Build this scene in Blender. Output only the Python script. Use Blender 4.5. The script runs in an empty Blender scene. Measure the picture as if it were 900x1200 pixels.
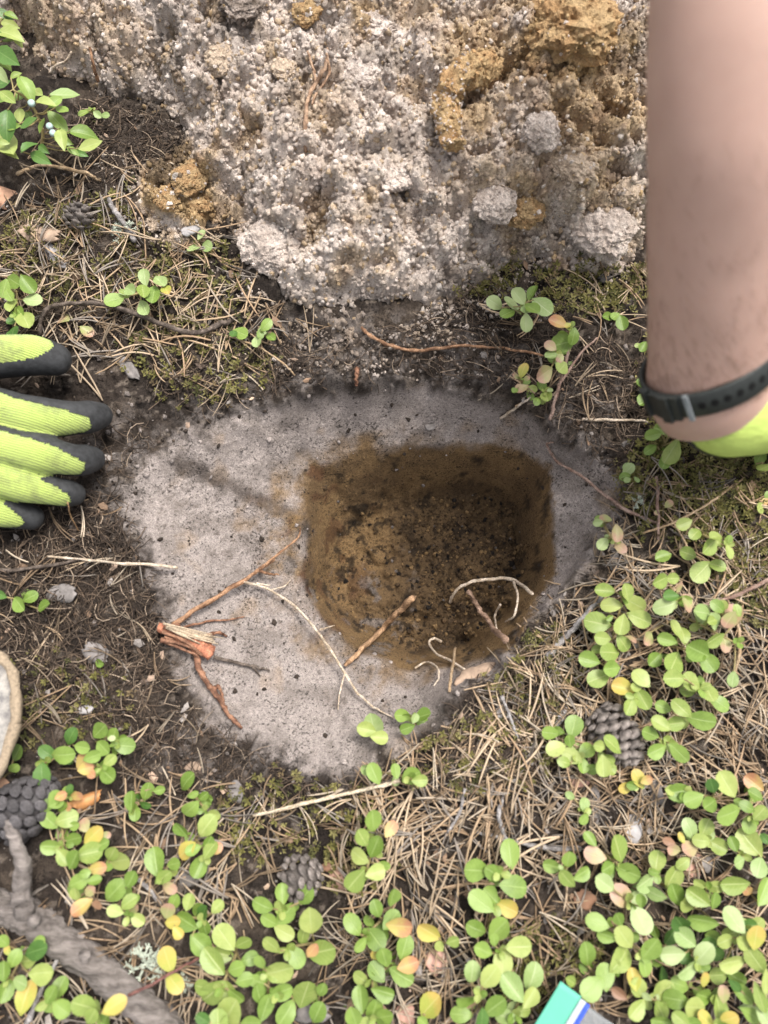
import bpy, bmesh, math, random
import numpy as np
from mathutils import Vector, Matrix, noise as mnoise

random.seed(7)
rng = np.random.default_rng(11)
scene = bpy.context.scene
COL = scene.collection

# ------------------------------------------------------------------ camera
CAM_H, TILT, F = 0.55, math.radians(12.0), 900.0
cam_d = bpy.data.cameras.new('camera')
cam = bpy.data.objects.new('camera', cam_d)
COL.objects.link(cam)
cam.location = (0, 0, CAM_H)
cam.rotation_euler = (TILT, 0, 0)
cam_d.sensor_fit = 'VERTICAL'
cam_d.sensor_height = 36.0
cam_d.lens = 36.0 * F / 1200.0
cam_d.clip_start = 0.01
cam_d.clip_end = 200
cam_d.dof.use_dof = True
cam_d.dof.focus_distance = 0.62
cam_d.dof.aperture_fstop = 4.2
scene.camera = cam

# ------------------------------------------------------------------ light
SUN_EL, SUN_AZ = math.radians(66), math.radians(40)      # azimuth clockwise from +Y
world = bpy.data.worlds.new('World')
scene.world = world
world.use_nodes = True
wn = world.node_tree
wn.nodes.clear()
sky = wn.nodes.new('ShaderNodeTexSky')
sky.sky_type = 'NISHITA'
sky.sun_disc = False
sky.sun_elevation = SUN_EL
sky.sun_rotation = SUN_AZ
sky.dust_density = 5.0
sky.ozone_density = 0.5
hs = wn.nodes.new('ShaderNodeHueSaturation')
hs.inputs['Saturation'].default_value = 0.22          # an overcast, nearly grey sky
bg = wn.nodes.new('ShaderNodeBackground')
bg.inputs['Strength'].default_value = 0.115
wo = wn.nodes.new('ShaderNodeOutputWorld')
wn.links.new(sky.outputs[0], hs.inputs['Color'])
wn.links.new(hs.outputs[0], bg.inputs['Color'])
wn.links.new(bg.outputs[0], wo.inputs['Surface'])

sun_d = bpy.data.lights.new('sun', 'SUN')
sun_d.energy = 1.5
sun_d.angle = math.radians(16)
sun_d.color = (1.0, 0.95, 0.88)
sun = bpy.data.objects.new('sun', sun_d)
COL.objects.link(sun)
sd = Vector((math.sin(SUN_AZ) * math.cos(SUN_EL), math.cos(SUN_AZ) * math.cos(SUN_EL), math.sin(SUN_EL)))
sun.rotation_euler = sd.to_track_quat('Z', 'Y').to_euler()
sun.location = sd * 3

scene.view_settings.view_transform = 'Standard'
scene.view_settings.look = 'None'
scene.view_settings.exposure = 1.3
scene.view_settings.gamma = 1.0
scene.view_settings.use_curve_mapping = False

# ------------------------------------------------------------------ projection helpers (900 x 1200 photograph pixels)
ST, CT = math.sin(TILT), math.cos(TILT)

def ray(px, py):
    u, v = (px - 450) / F, (600 - py) / F
    return np.array([u, ST + v * CT, -CT + v * ST])

def at(px, py, z=0.0):
    d = ray(px, py)
    t = (z - CAM_H) / d[2]
    return np.array([d[0] * t, d[1] * t, z])

def depth_of(p):
    return p[1] * ST + (CAM_H - p[2]) * CT

def proj(x, y, z):
    dep = y * ST + (CAM_H - z) * CT
    v = (y * CT + (z - CAM_H) * ST) / dep
    return 450 + F * x / dep, 600 - F * v

# ------------------------------------------------------------------ noise
def _hash(ix, iy, seed):
    h = (ix.astype(np.int64) * 374761393 + iy.astype(np.int64) * 668265263 + seed * 974634777) & 0xFFFFFFFF
    h = ((h ^ (h >> 13)) * 1274126177) & 0xFFFFFFFF
    return ((h ^ (h >> 16)) & 0xFFFFFF) / float(0xFFFFFF)

def vnoise(x, y, seed=0):
    x = np.asarray(x, float); y = np.asarray(y, float)
    ix, iy = np.floor(x), np.floor(y)
    fx, fy = x - ix, y - iy
    fx = fx * fx * fx * (fx * (fx * 6 - 15) + 10); fy = fy * fy * fy * (fy * (fy * 6 - 15) + 10)
    a, b = _hash(ix, iy, seed), _hash(ix + 1, iy, seed)
    c, d = _hash(ix, iy + 1, seed), _hash(ix + 1, iy + 1, seed)
    return (a + (b - a) * fx) * (1 - fy) + (c + (d - c) * fx) * fy

def fbm(x, y, freq, octv=4, seed=0, gain=0.5):
    """0..1, mean about 0.5; freq in cycles per metre"""
    s, amp, tot = 0, 1.0, 0
    for k in range(octv):
        c, sn = math.cos(0.7 * k + seed), math.sin(0.7 * k + seed)
        s = s + amp * vnoise((x * c - y * sn) * freq, (x * sn + y * c) * freq, seed * 31 + k)
        tot += amp; amp *= gain; freq *= 2.03
    return s / tot

def vnoise3(x, y, z, seed=0):
    iz = np.floor(z); f = z - iz; f = f * f * f * (f * (f * 6 - 15) + 10)
    h = np.zeros(np.shape(x))
    for dz, w in ((0, 1 - f), (1, f)):
        k = iz + dz
        ix, iy = np.floor(x), np.floor(y); fx, fy = x - ix, y - iy
        fx = fx * fx * fx * (fx * (fx * 6 - 15) + 10); fy = fy * fy * fy * (fy * (fy * 6 - 15) + 10)
        ox = ix + k * 131.0; oy = iy + k * 57.0
        a, b, c, d = _hash(ox, oy, seed), _hash(ox + 1, oy, seed), _hash(ox, oy + 1, seed), _hash(ox + 1, oy + 1, seed)
        h = h + w * ((a + (b - a) * fx) * (1 - fy) + (c + (d - c) * fx) * fy)
    return h

def fbm3(x, y, z, freq, octv=4, seed=0, gain=0.5):
    s, amp, tot = 0, 1.0, 0
    for k in range(octv):
        c, sn = math.cos(0.7 * k + seed), math.sin(0.7 * k + seed)
        s = s + amp * vnoise3((x * c - z * sn) * freq + k * 3.3, y * freq + 1.7 * k, (x * sn + z * c) * freq, seed * 31 + k)
        tot += amp; amp *= gain; freq *= 2.03
    return s / tot

def sstep(a, b, x):
    t = np.clip((x - a) / (b - a), 0, 1)
    return t * t * (3 - 2 * t)

def poly_sd(poly, X, Y):
    """signed distance, positive inside"""
    d2 = np.full(X.shape, 1e9); inside = np.zeros(X.shape, bool)
    n = len(poly)
    for i in range(n):
        x0, y0 = poly[i][:2]; x1, y1 = poly[(i + 1) % n][:2]
        ex, ey = x1 - x0, y1 - y0
        t = np.clip(((X - x0) * ex + (Y - y0) * ey) / (ex * ex + ey * ey + 1e-12), 0, 1)
        d2 = np.minimum(d2, (X - x0 - t * ex) ** 2 + (Y - y0 - t * ey) ** 2)
        if y0 != y1:
            c = ((y0 > Y) != (y1 > Y)) & (X < (x1 - x0) * (Y - y0) / (y1 - y0) + x0)
            inside ^= c
    d = np.sqrt(d2)
    return np.where(inside, d, -d)

def seg_dist(pts, X, Y):
    d2 = np.full(X.shape, 1e9)
    for (x0, y0), (x1, y1) in zip(pts[:-1], pts[1:]):
        ex, ey = x1 - x0, y1 - y0
        t = np.clip(((X - x0) * ex + (Y - y0) * ey) / (ex * ex + ey * ey + 1e-12), 0, 1)
        d2 = np.minimum(d2, (X - x0 - t * ex) ** 2 + (Y - y0 - t * ey) ** 2)
    return np.sqrt(d2)

def mixc(a, b, t):
    t = np.asarray(t)[..., None]
    return a * (1 - t) + b * t

# ------------------------------------------------------------------ mesh helpers
def mesh_from(name, V, Fc, col=None, smooth=True, uv=None):
    """V (n,3); Fc (m,k) array of equal-sided faces"""
    V = np.asarray(V, np.float32); Fc = np.asarray(Fc, np.int32)
    me = bpy.data.meshes.new(name)
    m, k = Fc.shape
    me.vertices.add(len(V)); me.vertices.foreach_set('co', V.ravel())
    me.loops.add(m * k); me.loops.foreach_set('vertex_index', Fc.ravel())
    me.polygons.add(m); me.polygons.foreach_set('loop_start', np.arange(0, m * k, k, dtype=np.int32))
    me.update(calc_edges=True)
    me.polygons.foreach_set('use_smooth', np.full(m, smooth, bool))
    if col is not None:
        a = me.color_attributes.new('col', 'FLOAT_COLOR', 'POINT')
        c4 = np.ones((len(V), 4), np.float32); c4[:, :3] = col
        a.data.foreach_set('color', c4.ravel())
    if uv is not None:
        l = me.uv_layers.new(name='UVMap')
        l.data.foreach_set('uv', np.asarray(uv, np.float32)[Fc.ravel()].ravel())
    me.validate()
    return me

def obj(name, me, mat=None, parent=None, loc=None, kind=None, label=None, cat=None, group=None):
    o = bpy.data.objects.new(name, me)
    COL.objects.link(o)
    if mat is not None and me is not None and len(me.materials) == 0:
        me.materials.append(mat)
    if parent is not None:
        o.parent = parent
    if loc is not None:
        o.location = loc
    tag(o, label, cat, group, kind)
    return o

def tag(o, label=None, cat=None, group=None, kind=None):
    if label: o['label'] = label
    if cat: o['category'] = cat
    if group: o['group'] = group
    if kind: o['kind'] = kind
    return o

class Acc:
    """collects triangles or quads (all stored as tris)"""
    def __init__(s): s.v, s.f, s.c, s.n = [], [], [], 0
    def add(s, V, Fc, c=(1, 1, 1)):
        V = np.asarray(V, float); Fc = np.asarray(Fc, int)
        if Fc.shape[1] == 4:
            Fc = np.concatenate([Fc[:, [0, 1, 2]], Fc[:, [0, 2, 3]]])
        s.v.append(V); s.f.append(Fc + s.n); s.n += len(V)
        c = np.asarray(c, float)
        s.c.append(np.broadcast_to(c, (len(V), 3)))
        return s
    def mesh(s, name, smooth=True, origin=None):
        V = np.concatenate(s.v)
        if origin is not None: V = V - np.asarray(origin)
        return mesh_from(name, V, np.concatenate(s.f), np.concatenate(s.c), smooth)

def catmull(pts, n):
    P = np.asarray(pts, float)
    if len(P) == 2:
        t = np.linspace(0, 1, n)[:, None]
        return P[0] * (1 - t) + P[1] * t
    P = np.vstack([2 * P[0] - P[1], P, 2 * P[-1] - P[-2]])
    m = len(P) - 3
    out = []
    for q in np.linspace(0, m - 1e-6, n):
        i = int(q); t = q - i
        p0, p1, p2, p3 = P[i], P[i + 1], P[i + 2], P[i + 3]
        out.append(.5 * ((2 * p1) + (-p0 + p2) * t + (2 * p0 - 5 * p1 + 4 * p2 - p3) * t * t + (-p0 + 3 * p1 - 3 * p2 + p3) * t ** 3))
    return np.array(out)

def tube(pts, radii, sides=8, caps=True, rough=0.0, seed=0, up=(0, 0, 1), squash=1.0):
    P = np.asarray(pts, float); n = len(P)
    R = np.broadcast_to(np.asarray(radii, float), (n,))
    T = np.gradient(P, axis=0); T /= np.linalg.norm(T, axis=1)[:, None] + 1e-12
    up = np.asarray(up, float)
    S = np.cross(T, up); bad = np.linalg.norm(S, axis=1) < 1e-3
    S[bad] = np.cross(T[bad], (1, 0.1, 0)); S /= np.linalg.norm(S, axis=1)[:, None]
    U = np.cross(S, T)
    a = np.linspace(0, 2 * np.pi, sides, endpoint=False)
    r = R[:, None] * np.ones(sides)
    if rough:
        r = r * (1 + rough * (vnoise(np.arange(n)[:, None] * 0.6 + seed * 7.3, (np.cos(a) * 1.7 + 5)[None, :] + np.sin(a)[None, :] * 2.1 + seed, seed) - .5) * 2)
    V = P[:, None] + r[..., None] * (np.cos(a)[None, :, None] * S[:, None] + squash * np.sin(a)[None, :, None] * U[:, None])
    V = V.reshape(-1, 3)
    i = np.arange(n - 1)[:, None] * sides; j = np.arange(sides)[None]; j2 = (j + 1) % sides
    Fq = np.stack([i + j, i + j2, i + sides + j2, i + sides + j], -1).reshape(-1, 4)
    Ft = np.concatenate([Fq[:, [0, 1, 2]], Fq[:, [0, 2, 3]]])
    if caps:
        c0, c1 = len(V), len(V) + 1
        V = np.vstack([V, P[0] - T[0] * R[0] * .3, P[-1] + T[-1] * R[-1] * .3])
        jj = np.arange(sides); k2 = (jj + 1) % sides; b = (n - 1) * sides
        Ft = np.concatenate([Ft, np.stack([np.full(sides, c0), k2, jj], -1), np.stack([np.full(sides, c1), b + jj, b + k2], -1)])
    return V, Ft

def ico(sub):
    bm = bmesh.new(); bmesh.ops.create_icosphere(bm, subdivisions=sub, radius=1)
    V = np.array([v.co[:] for v in bm.verts]); Fc = np.array([[v.index for v in f.verts] for f in bm.faces]); bm.free()
    return V, Fc
ICO3 = ico(3)
ICO1, ICO2, ICO4, ICO5 = ico(1), ico(2), ico(4), ico(5)

# ------------------------------------------------------------------ materials
def mat_new(name):
    m = bpy.data.materials.new(name); m.use_nodes = True
    nt = m.node_tree; b = nt.nodes['Principled BSDF']
    return m, nt, b

def nd(nt, typ, **kw):
    n = nt.nodes.new(typ)
    for k, v in kw.items():
        if k.startswith('i_'):
            n.inputs[k[2:].replace('_', ' ')].default_value = v
        else:
            setattr(n, k, v)
    return n

def soil_mat(name, rough=0.95, grain=1600, gstr=0.35, bump=0.5, bdist=0.0008, spec=0.25, var=0.22, clump=320, speck=.5):
    """vertex colour x grain, with sand-grain bump"""
    m, nt, b = mat_new(name); L = nt.links.new
    at_ = nd(nt, 'ShaderNodeVertexColor', layer_name='col')
    tc = nd(nt, 'ShaderNodeTexCoord')
    n1 = nd(nt, 'ShaderNodeTexNoise', i_Scale=grain, i_Detail=3.0, i_Roughness=0.7)
    n2 = nd(nt, 'ShaderNodeTexNoise', i_Scale=clump, i_Detail=5.0, i_Roughness=0.65)
    L(tc.outputs['Object'], n1.inputs['Vector']); L(tc.outputs['Object'], n2.inputs['Vector'])
    r1 = nd(nt, 'ShaderNodeMapRange'); r1.inputs[1].default_value = .3; r1.inputs[2].default_value = .7
    r1.inputs[3].default_value = 1 - gstr; r1.inputs[4].default_value = 1 + gstr
    r2 = nd(nt, 'ShaderNodeMapRange'); r2.inputs[1].default_value = .3; r2.inputs[2].default_value = .7
    r2.inputs[3].default_value = 1 - var; r2.inputs[4].default_value = 1 + var
    L(n1.outputs[0], r1.inputs[0]); L(n2.outputs[0], r2.inputs[0])
    mu = nd(nt, 'ShaderNodeMath', operation='MULTIPLY'); L(r1.outputs[0], mu.inputs[0]); L(r2.outputs[0], mu.inputs[1])
    vm = nd(nt, 'ShaderNodeVectorMath', operation='SCALE'); L(at_.outputs[0], vm.inputs[0]); L(mu.outputs[0], vm.inputs['Scale'])
    n4 = nd(nt, 'ShaderNodeTexNoise', i_Scale=520.0, i_Detail=2.5, i_Roughness=.6); L(tc.outputs['Object'], n4.inputs['Vector'])
    n5 = nd(nt, 'ShaderNodeTexNoise', i_Scale=45.0, i_Detail=3.0); L(tc.outputs['Object'], n5.inputs['Vector'])
    s4 = nd(nt, 'ShaderNodeMath', operation='MULTIPLY_ADD'); L(n5.outputs[0], s4.inputs[0]); s4.inputs[1].default_value = .35; L(n4.outputs[0], s4.inputs[2])
    r4 = nd(nt, 'ShaderNodeMapRange'); r4.inputs[1].default_value = .755; r4.inputs[2].default_value = .835; r4.inputs[3].default_value = 1.0; r4.inputs[4].default_value = speck; L(s4.outputs[0], r4.inputs[0])
    v5 = nd(nt, 'ShaderNodeVectorMath', operation='SCALE'); L(vm.outputs[0], v5.inputs[0]); L(r4.outputs[0], v5.inputs['Scale'])
    L(v5.outputs[0], b.inputs['Base Color'])
    ad = nd(nt, 'ShaderNodeMath', operation='ADD'); L(n1.outputs[0], ad.inputs[0])
    m2 = nd(nt, 'ShaderNodeMath', operation='MULTIPLY'); L(n2.outputs[0], m2.inputs[0]); m2.inputs[1].default_value = 2.0
    L(m2.outputs[0], ad.inputs[1])
    bp = nd(nt, 'ShaderNodeBump', i_Strength=bump, i_Distance=bdist); L(ad.outputs[0], bp.inputs['Height']); L(bp.outputs[0], b.inputs['Normal'])
    b.inputs['Roughness'].default_value = rough
    b.inputs['Specular IOR Level'].default_value = spec
    return m

def plain_mat(name, col, rough=0.8, var=0.3, scale=200, bump=0.3, bdist=0.0006, spec=0.3, stretch=(1, 1, 1), rot=0.0, dark=None, coords='Object', objvar=0.0):
    m, nt, b = mat_new(name); L = nt.links.new
    tc = nd(nt, 'ShaderNodeTexCoord'); mp = nd(nt, 'ShaderNodeMapping'); mp.inputs['Scale'].default_value = stretch; mp.inputs['Rotation'].default_value = (0, 0, rot)
    L(tc.outputs[coords], mp.inputs[0])
    n = nd(nt, 'ShaderNodeTexNoise', i_Scale=scale, i_Detail=6.0, i_Roughness=0.65); L(mp.outputs[0], n.inputs['Vector'])
    r = nd(nt, 'ShaderNodeValToRGB')
    d = dark or tuple(c * (1 - var) for c in col)
    r.color_ramp.elements[0].position = .32; r.color_ramp.elements[0].color = (*d, 1)
    r.color_ramp.elements[1].position = .68; r.color_ramp.elements[1].color = (*[min(1, c * (1 + var * .6)) for c in col], 1)
    L(n.outputs[0], r.inputs[0])
    out = r.outputs[0]
    if objvar:
        oi = nd(nt, 'ShaderNodeObjectInfo'); rr = nd(nt, 'ShaderNodeMapRange'); rr.inputs[3].default_value = 1 - objvar; rr.inputs[4].default_value = 1 + objvar
        L(oi.outputs['Random'], rr.inputs[0])
        vm = nd(nt, 'ShaderNodeVectorMath', operation='SCALE'); L(out, vm.inputs[0]); L(rr.outputs[0], vm.inputs['Scale']); out = vm.outputs[0]
    L(out, b.inputs['Base Color'])
    bp = nd(nt, 'ShaderNodeBump', i_Strength=bump, i_Distance=bdist); L(n.outputs[0], bp.inputs['Height']); L(bp.outputs[0], b.inputs['Normal'])
    b.inputs['Roughness'].default_value = rough; b.inputs['Specular IOR Level'].default_value = spec
    return m

def vcol_mat(name, rough=0.8, var=0.25, scale=500, spec=0.3, transl=0.0, bump=0.0):
    m, nt, b = mat_new(name); L = nt.links.new
    at_ = nd(nt, 'ShaderNodeVertexColor', layer_name='col')
    tc = nd(nt, 'ShaderNodeTexCoord'); n = nd(nt, 'ShaderNodeTexNoise', i_Scale=scale, i_Detail=4.0); L(tc.outputs['Object'], n.inputs['Vector'])
    rr = nd(nt, 'ShaderNodeMapRange'); rr.inputs[1].default_value = .3; rr.inputs[2].default_value = .7
    rr.inputs[3].default_value = 1 - var; rr.inputs[4].default_value = 1 + var; L(n.outputs[0], rr.inputs[0])
    vm = nd(nt, 'ShaderNodeVectorMath', operation='SCALE'); L(at_.outputs[0], vm.inputs[0]); L(rr.outputs[0], vm.inputs['Scale'])
    L(vm.outputs[0], b.inputs['Base Color'])
    b.inputs['Roughness'].default_value = rough; b.inputs['Specular IOR Level'].default_value = spec
    if bump:
        bp = nd(nt, 'ShaderNodeBump', i_Strength=bump, i_Distance=.0008); L(n.outputs[0], bp.inputs['Height']); L(bp.outputs[0], b.inputs['Normal'])
    if transl:
        tr = nd(nt, 'ShaderNodeBsdfTranslucent'); L(vm.outputs[0], tr.inputs[0])
        mx = nd(nt, 'ShaderNodeMixShader'); mx.inputs[0].default_value = transl
        L(b.outputs[0], mx.inputs[1]); L(tr.outputs[0], mx.inputs[2]); L(mx.outputs[0], nt.nodes['Material Output'].inputs['Surface'])
    return m

def leaf_mat(name, c1, c2, rib, rough=0.42, tip=None, transl=0.25):
    """c1/c2 mottled across the blade, rib colour along the midrib, optional tip colour"""
    m, nt, b = mat_new(name); L = nt.links.new
    uv = nd(nt, 'ShaderNodeUVMap'); sx = nd(nt, 'ShaderNodeSeparateXYZ'); L(uv.outputs[0], sx.inputs[0])
    oi = nd(nt, 'ShaderNodeObjectInfo')
    tc = nd(nt, 'ShaderNodeTexCoord')
    n = nd(nt, 'ShaderNodeTexNoise', noise_dimensions='4D', i_Scale=3.0, i_Detail=5.0, i_Roughness=.6)
    L(tc.outputs['Object'], n.inputs['Vector'])
    rw = nd(nt, 'ShaderNodeMath', operation='MULTIPLY'); rw.inputs[1].default_value = 37.0; L(oi.outputs['Random'], rw.inputs[0]); L(rw.outputs[0], n.inputs['W'])
    # blade mix = noise + object random
    ad = nd(nt, 'ShaderNodeMath', operation='ADD'); L(n.outputs[0], ad.inputs[0])
    ro = nd(nt, 'ShaderNodeMapRange'); ro.inputs[3].default_value = -.3; ro.inputs[4].default_value = .3; L(oi.outputs['Random'], ro.inputs[0]); L(ro.outputs[0], ad.inputs[1])
    mx = nd(nt, 'ShaderNodeMix', data_type='RGBA'); mr = nd(nt, 'ShaderNodeMapRange'); mr.inputs[1].default_value = .25; mr.inputs[2].default_value = .75
    L(ad.outputs[0], mr.inputs[0]); L(mr.outputs[0], mx.inputs[0]); mx.inputs[6].default_value = (*c1, 1); mx.inputs[7].default_value = (*c2, 1)
    col = mx.outputs[2]
    if tip:
        tm = nd(nt, 'ShaderNodeMapRange', interpolation_type='SMOOTHSTEP'); tm.inputs[1].default_value = .35; tm.inputs[2].default_value = .95
        a2 = nd(nt, 'ShaderNodeMath', operation='ADD'); L(sx.outputs[0], a2.inputs[0])
        s2 = nd(nt, 'ShaderNodeMath', operation='MULTIPLY_ADD'); s2.inputs[1].default_value = .9; s2.inputs[2].default_value = -.45; L(n.outputs[0], s2.inputs[0]); L(s2.outputs[0], a2.inputs[1])
        L(a2.outputs[0], tm.inputs[0])
        mt = nd(nt, 'ShaderNodeMix', data_type='RGBA'); L(tm.outputs[0], mt.inputs[0]); L(col, mt.inputs[6]); mt.inputs[7].default_value = (*tip, 1); col = mt.outputs[2]
    # midrib and side veins from uv
    ab = nd(nt, 'ShaderNodeMath', operation='ABSOLUTE'); L(sx.outputs[1], ab.inputs[0])
    rb = nd(nt, 'ShaderNodeMapRange', interpolation_type='SMOOTHSTEP'); rb.inputs[1].default_value = .10; rb.inputs[2].default_value = .02; L(ab.outputs[0], rb.inputs[0])
    vv = nd(nt, 'ShaderNodeMath', operation='MULTIPLY_ADD'); L(ab.outputs[0], vv.inputs[0]); vv.inputs[1].default_value = -.32; L(sx.outputs[0], vv.inputs[2])
    v2 = nd(nt, 'ShaderNodeMath', operation='MULTIPLY'); L(vv.outputs[0], v2.inputs[0]); v2.inputs[1].default_value = 42.0
    v3 = nd(nt, 'ShaderNodeMath', operation='SINE'); L(v2.outputs[0], v3.inputs[0])
    v4 = nd(nt, 'ShaderNodeMapRange', interpolation_type='SMOOTHSTEP'); v4.inputs[1].default_value = .8; v4.inputs[2].default_value = 1.0; v4.inputs[4].default_value = .28; L(v3.outputs[0], v4.inputs[0])
    mxv = nd(nt, 'ShaderNodeMath', operation='MAXIMUM'); L(rb.outputs[0], mxv.inputs[0]); L(v4.outputs[0], mxv.inputs[1])
    sc_ = nd(nt, 'ShaderNodeMath', operation='MULTIPLY'); sc_.inputs[1].default_value = .65; L(mxv.outputs[0], sc_.inputs[0])
    m3 = nd(nt, 'ShaderNodeMix', data_type='RGBA'); L(sc_.outputs[0], m3.inputs[0]); L(col, m3.inputs[6]); m3.inputs[7].default_value = (*rib, 1)
    # brown specks
    sp = nd(nt, 'ShaderNodeTexNoise', noise_dimensions='4D', i_Scale=14.0, i_Detail=2.0); L(tc.outputs['Object'], sp.inputs['Vector']); L(rw.outputs[0], sp.inputs['W'])
    sm = nd(nt, 'ShaderNodeMapRange'); sm.inputs[1].default_value = .70; sm.inputs[2].default_value = .78; sm.inputs[4].default_value = .7; L(sp.outputs[0], sm.inputs[0])
    m4 = nd(nt, 'ShaderNodeMix', data_type='RGBA'); L(sm.outputs[0], m4.inputs[0]); L(m3.outputs[2], m4.inputs[6]); m4.inputs[7].default_value = (.18, .10, .04, 1)
    col = m4.outputs[2]
    L(col, b.inputs['Base Color'])
    bp = nd(nt, 'ShaderNodeBump', i_Strength=.35, i_Distance=.0006, invert=True); L(mxv.outputs[0], bp.inputs['Height']); L(bp.outputs[0], b.inputs['Normal'])
    b.inputs['Roughness'].default_value = rough; b.inputs['Specular IOR Level'].default_value = .45
    tr = nd(nt, 'ShaderNodeBsdfTranslucent'); L(col, tr.inputs[0])
    ms = nd(nt, 'ShaderNodeMixShader'); ms.inputs[0].default_value = transl
    L(b.outputs[0], ms.inputs[1]); L(tr.outputs[0], ms.inputs[2]); L(ms.outputs[0], nt.nodes['Material Output'].inputs['Surface'])
    return m

HUMUS = np.array([.032, .024, .019]); HUMUS2 = np.array([.062, .047, .036]); HUMUSD = np.array([.015, .011, .009])
GREY = np.array([.285, .246, .226]); GREY2 = np.array([.205, .175, .158]); BROWN = np.array([.185, .117, .055]); BROWN2 = np.array([.088, .056, .030])
SAND = np.array([.61, .525, .465]); SAND2 = np.array([.43, .355, .305]); OCHRE = np.array([.41, .285, .150]); OCHRE2 = np.array([.27, .165, .080])

# ------------------------------------------------------------------ terrain
def W(pts, z): return [tuple(at(a, b, z)[:2]) for a, b in pts]
RIM = W([(225, 500), (300, 468), (400, 448), (500, 442), (590, 465), (650, 500), (706, 552), (714, 612), (682, 656), (656, 692), (612, 742), (592, 775), (548, 800), (522, 848), (470, 878), (425, 908), (360, 912), (290, 872), (240, 842), (205, 790), (188, 730), (180, 690), (165, 640), (142, 590), (160, 535)], 0)
BRN3 = [(362, 540, -.055), (420, 522, -.05), (540, 517, -.05), (600, 524, -.045), (648, 545, -.03), (651, 600, -.025), (654, 672, -.025), (625, 715, -.03), (595, 760, -.03), (545, 785, -.04), (480, 790, -.06), (420, 768, -.06), (378, 735, -.06), (352, 690, -.06), (352, 640, -.06), (355, 580, -.06)]
BRN = [tuple(at(a, b, z)[:2]) for a, b, z in BRN3]
FLR = W([(405, 640), (470, 600), (560, 592), (596, 605), (602, 668), (580, 712), (545, 745), (480, 757), (425, 725), (398, 690)], -.145)
HEAPB = W([(-60, 20), (5, 30), (30, 70), (70, 100), (110, 108), (150, 128), (205, 150), (212, 178), (196, 196), (172, 185), (160, 215), (150, 245), (180, 285), (245, 290), (268, 262), (282, 300), (298, 345), (340, 385), (400, 408), (480, 388), (545, 338), (600, 300), (660, 315), (720, 318), (790, 300), (980, 280)], 0) + [(.60, .50), (.55, .85), (.2, .98), (-.2, .95), (-.45, .80), (-.42, .58)]

STEP = .0017
FINE = .0012
def axis(lo, f0, f1, hi, far):
    core = np.concatenate([np.arange(lo, f0 - STEP / 2, STEP), np.arange(f0, f1, FINE), np.arange(f1, hi + STEP / 2, STEP)])
    g = STEP * np.cumsum(1.28 ** np.arange(1, 46)); g = g[g < far]
    return np.concatenate([core[0] - g[::-1], core, core[-1] + g])
gx, gy = axis(-.37, -.19, .155, .37, 40), axis(-.26, .0, .285, .60, 40)
GX, GY = np.meshgrid(gx, gy)

near = sstep(1.6, .7, np.hypot(GX, GY - .15))
gz = (fbm(GX, GY, 9, 3, 1) - .5) * .030 * near
gz += (fbm(GX, GY, 60, 4, 2) - .5) * .010 * near
gz += (fbm(GX, GY, 300, 3, 3) - .5) * .004 * near
gz += (fbm(GX, GY, .35, 3, 4) - .5) * .6 * (1 - near)
sd_rim = poly_sd(RIM, GX, GY) + (fbm(GX, GY, 40, 2, 5) - .5) * .016
sd_brn = poly_sd(BRN, GX, GY) + (fbm(GX, GY, 50, 3, 6) - .5) * .003
sd_flr = poly_sd(FLR, GX, GY)
d_in = np.maximum(-sd_brn, 0); d_o = np.maximum(sd_rim, 0)
t1 = np.where(sd_rim > 0, d_o / (d_o + d_in + 1e-6), 0)
wsum, zsum = 0, 0                      # depth of the grey / brown edge, varying round the pit
for (bx_, by_), (_, _, bz_) in zip(BRN, BRN3):
    w_ = 1 / ((GX - bx_) ** 2 + (GY - by_) ** 2 + 1e-4); wsum = wsum + w_; zsum = zsum + w_ * bz_
zb = zsum / wsum
z1 = zb * (1 - (1 - np.clip(t1, 0, 1)) ** 1.35)
t2 = np.where(sd_brn > 0, sd_brn / (sd_brn + np.maximum(-sd_flr, 0) + 1e-6), 0)
z2 = zb + (-.128 - zb) * sstep(0, 1, t2) ** .75
zp = np.where(sd_brn > 0, z2, z1)
zp = np.maximum(zp, -5 * d_o - .003)
_m = at(555, 680, -.13)                # loose dark soil heaped on the floor
zp = zp + .022 * np.exp(-((GX - _m[0]) ** 2 + (GY - _m[1]) ** 2) / .030 ** 2) * (sd_brn > 0)
inside = sstep(0, .012, sd_rim)
_sc = vnoise((GX * .8 + GY * .6) * 22, (GY * .8 - GX * .6) * 150, 91) - .5        # spade scrapes
pit_rough = _sc * .0022 * sstep(-.07, -.05, zp) + (fbm(GX, GY, 45, 4, 8) - .5) * .009 + (fbm(GX, GY, 420, 2, 9) - .5) * .0016 + (fbm(GX, GY, 140, 3, 10) - .5) * .010 * sstep(-.07, -.12, zp)
deep = sstep(-.06, -.11, zp)
gz = np.where(sd_rim > 0, gz * (1 - inside) + zp + pit_rough * inside, gz)
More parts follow.
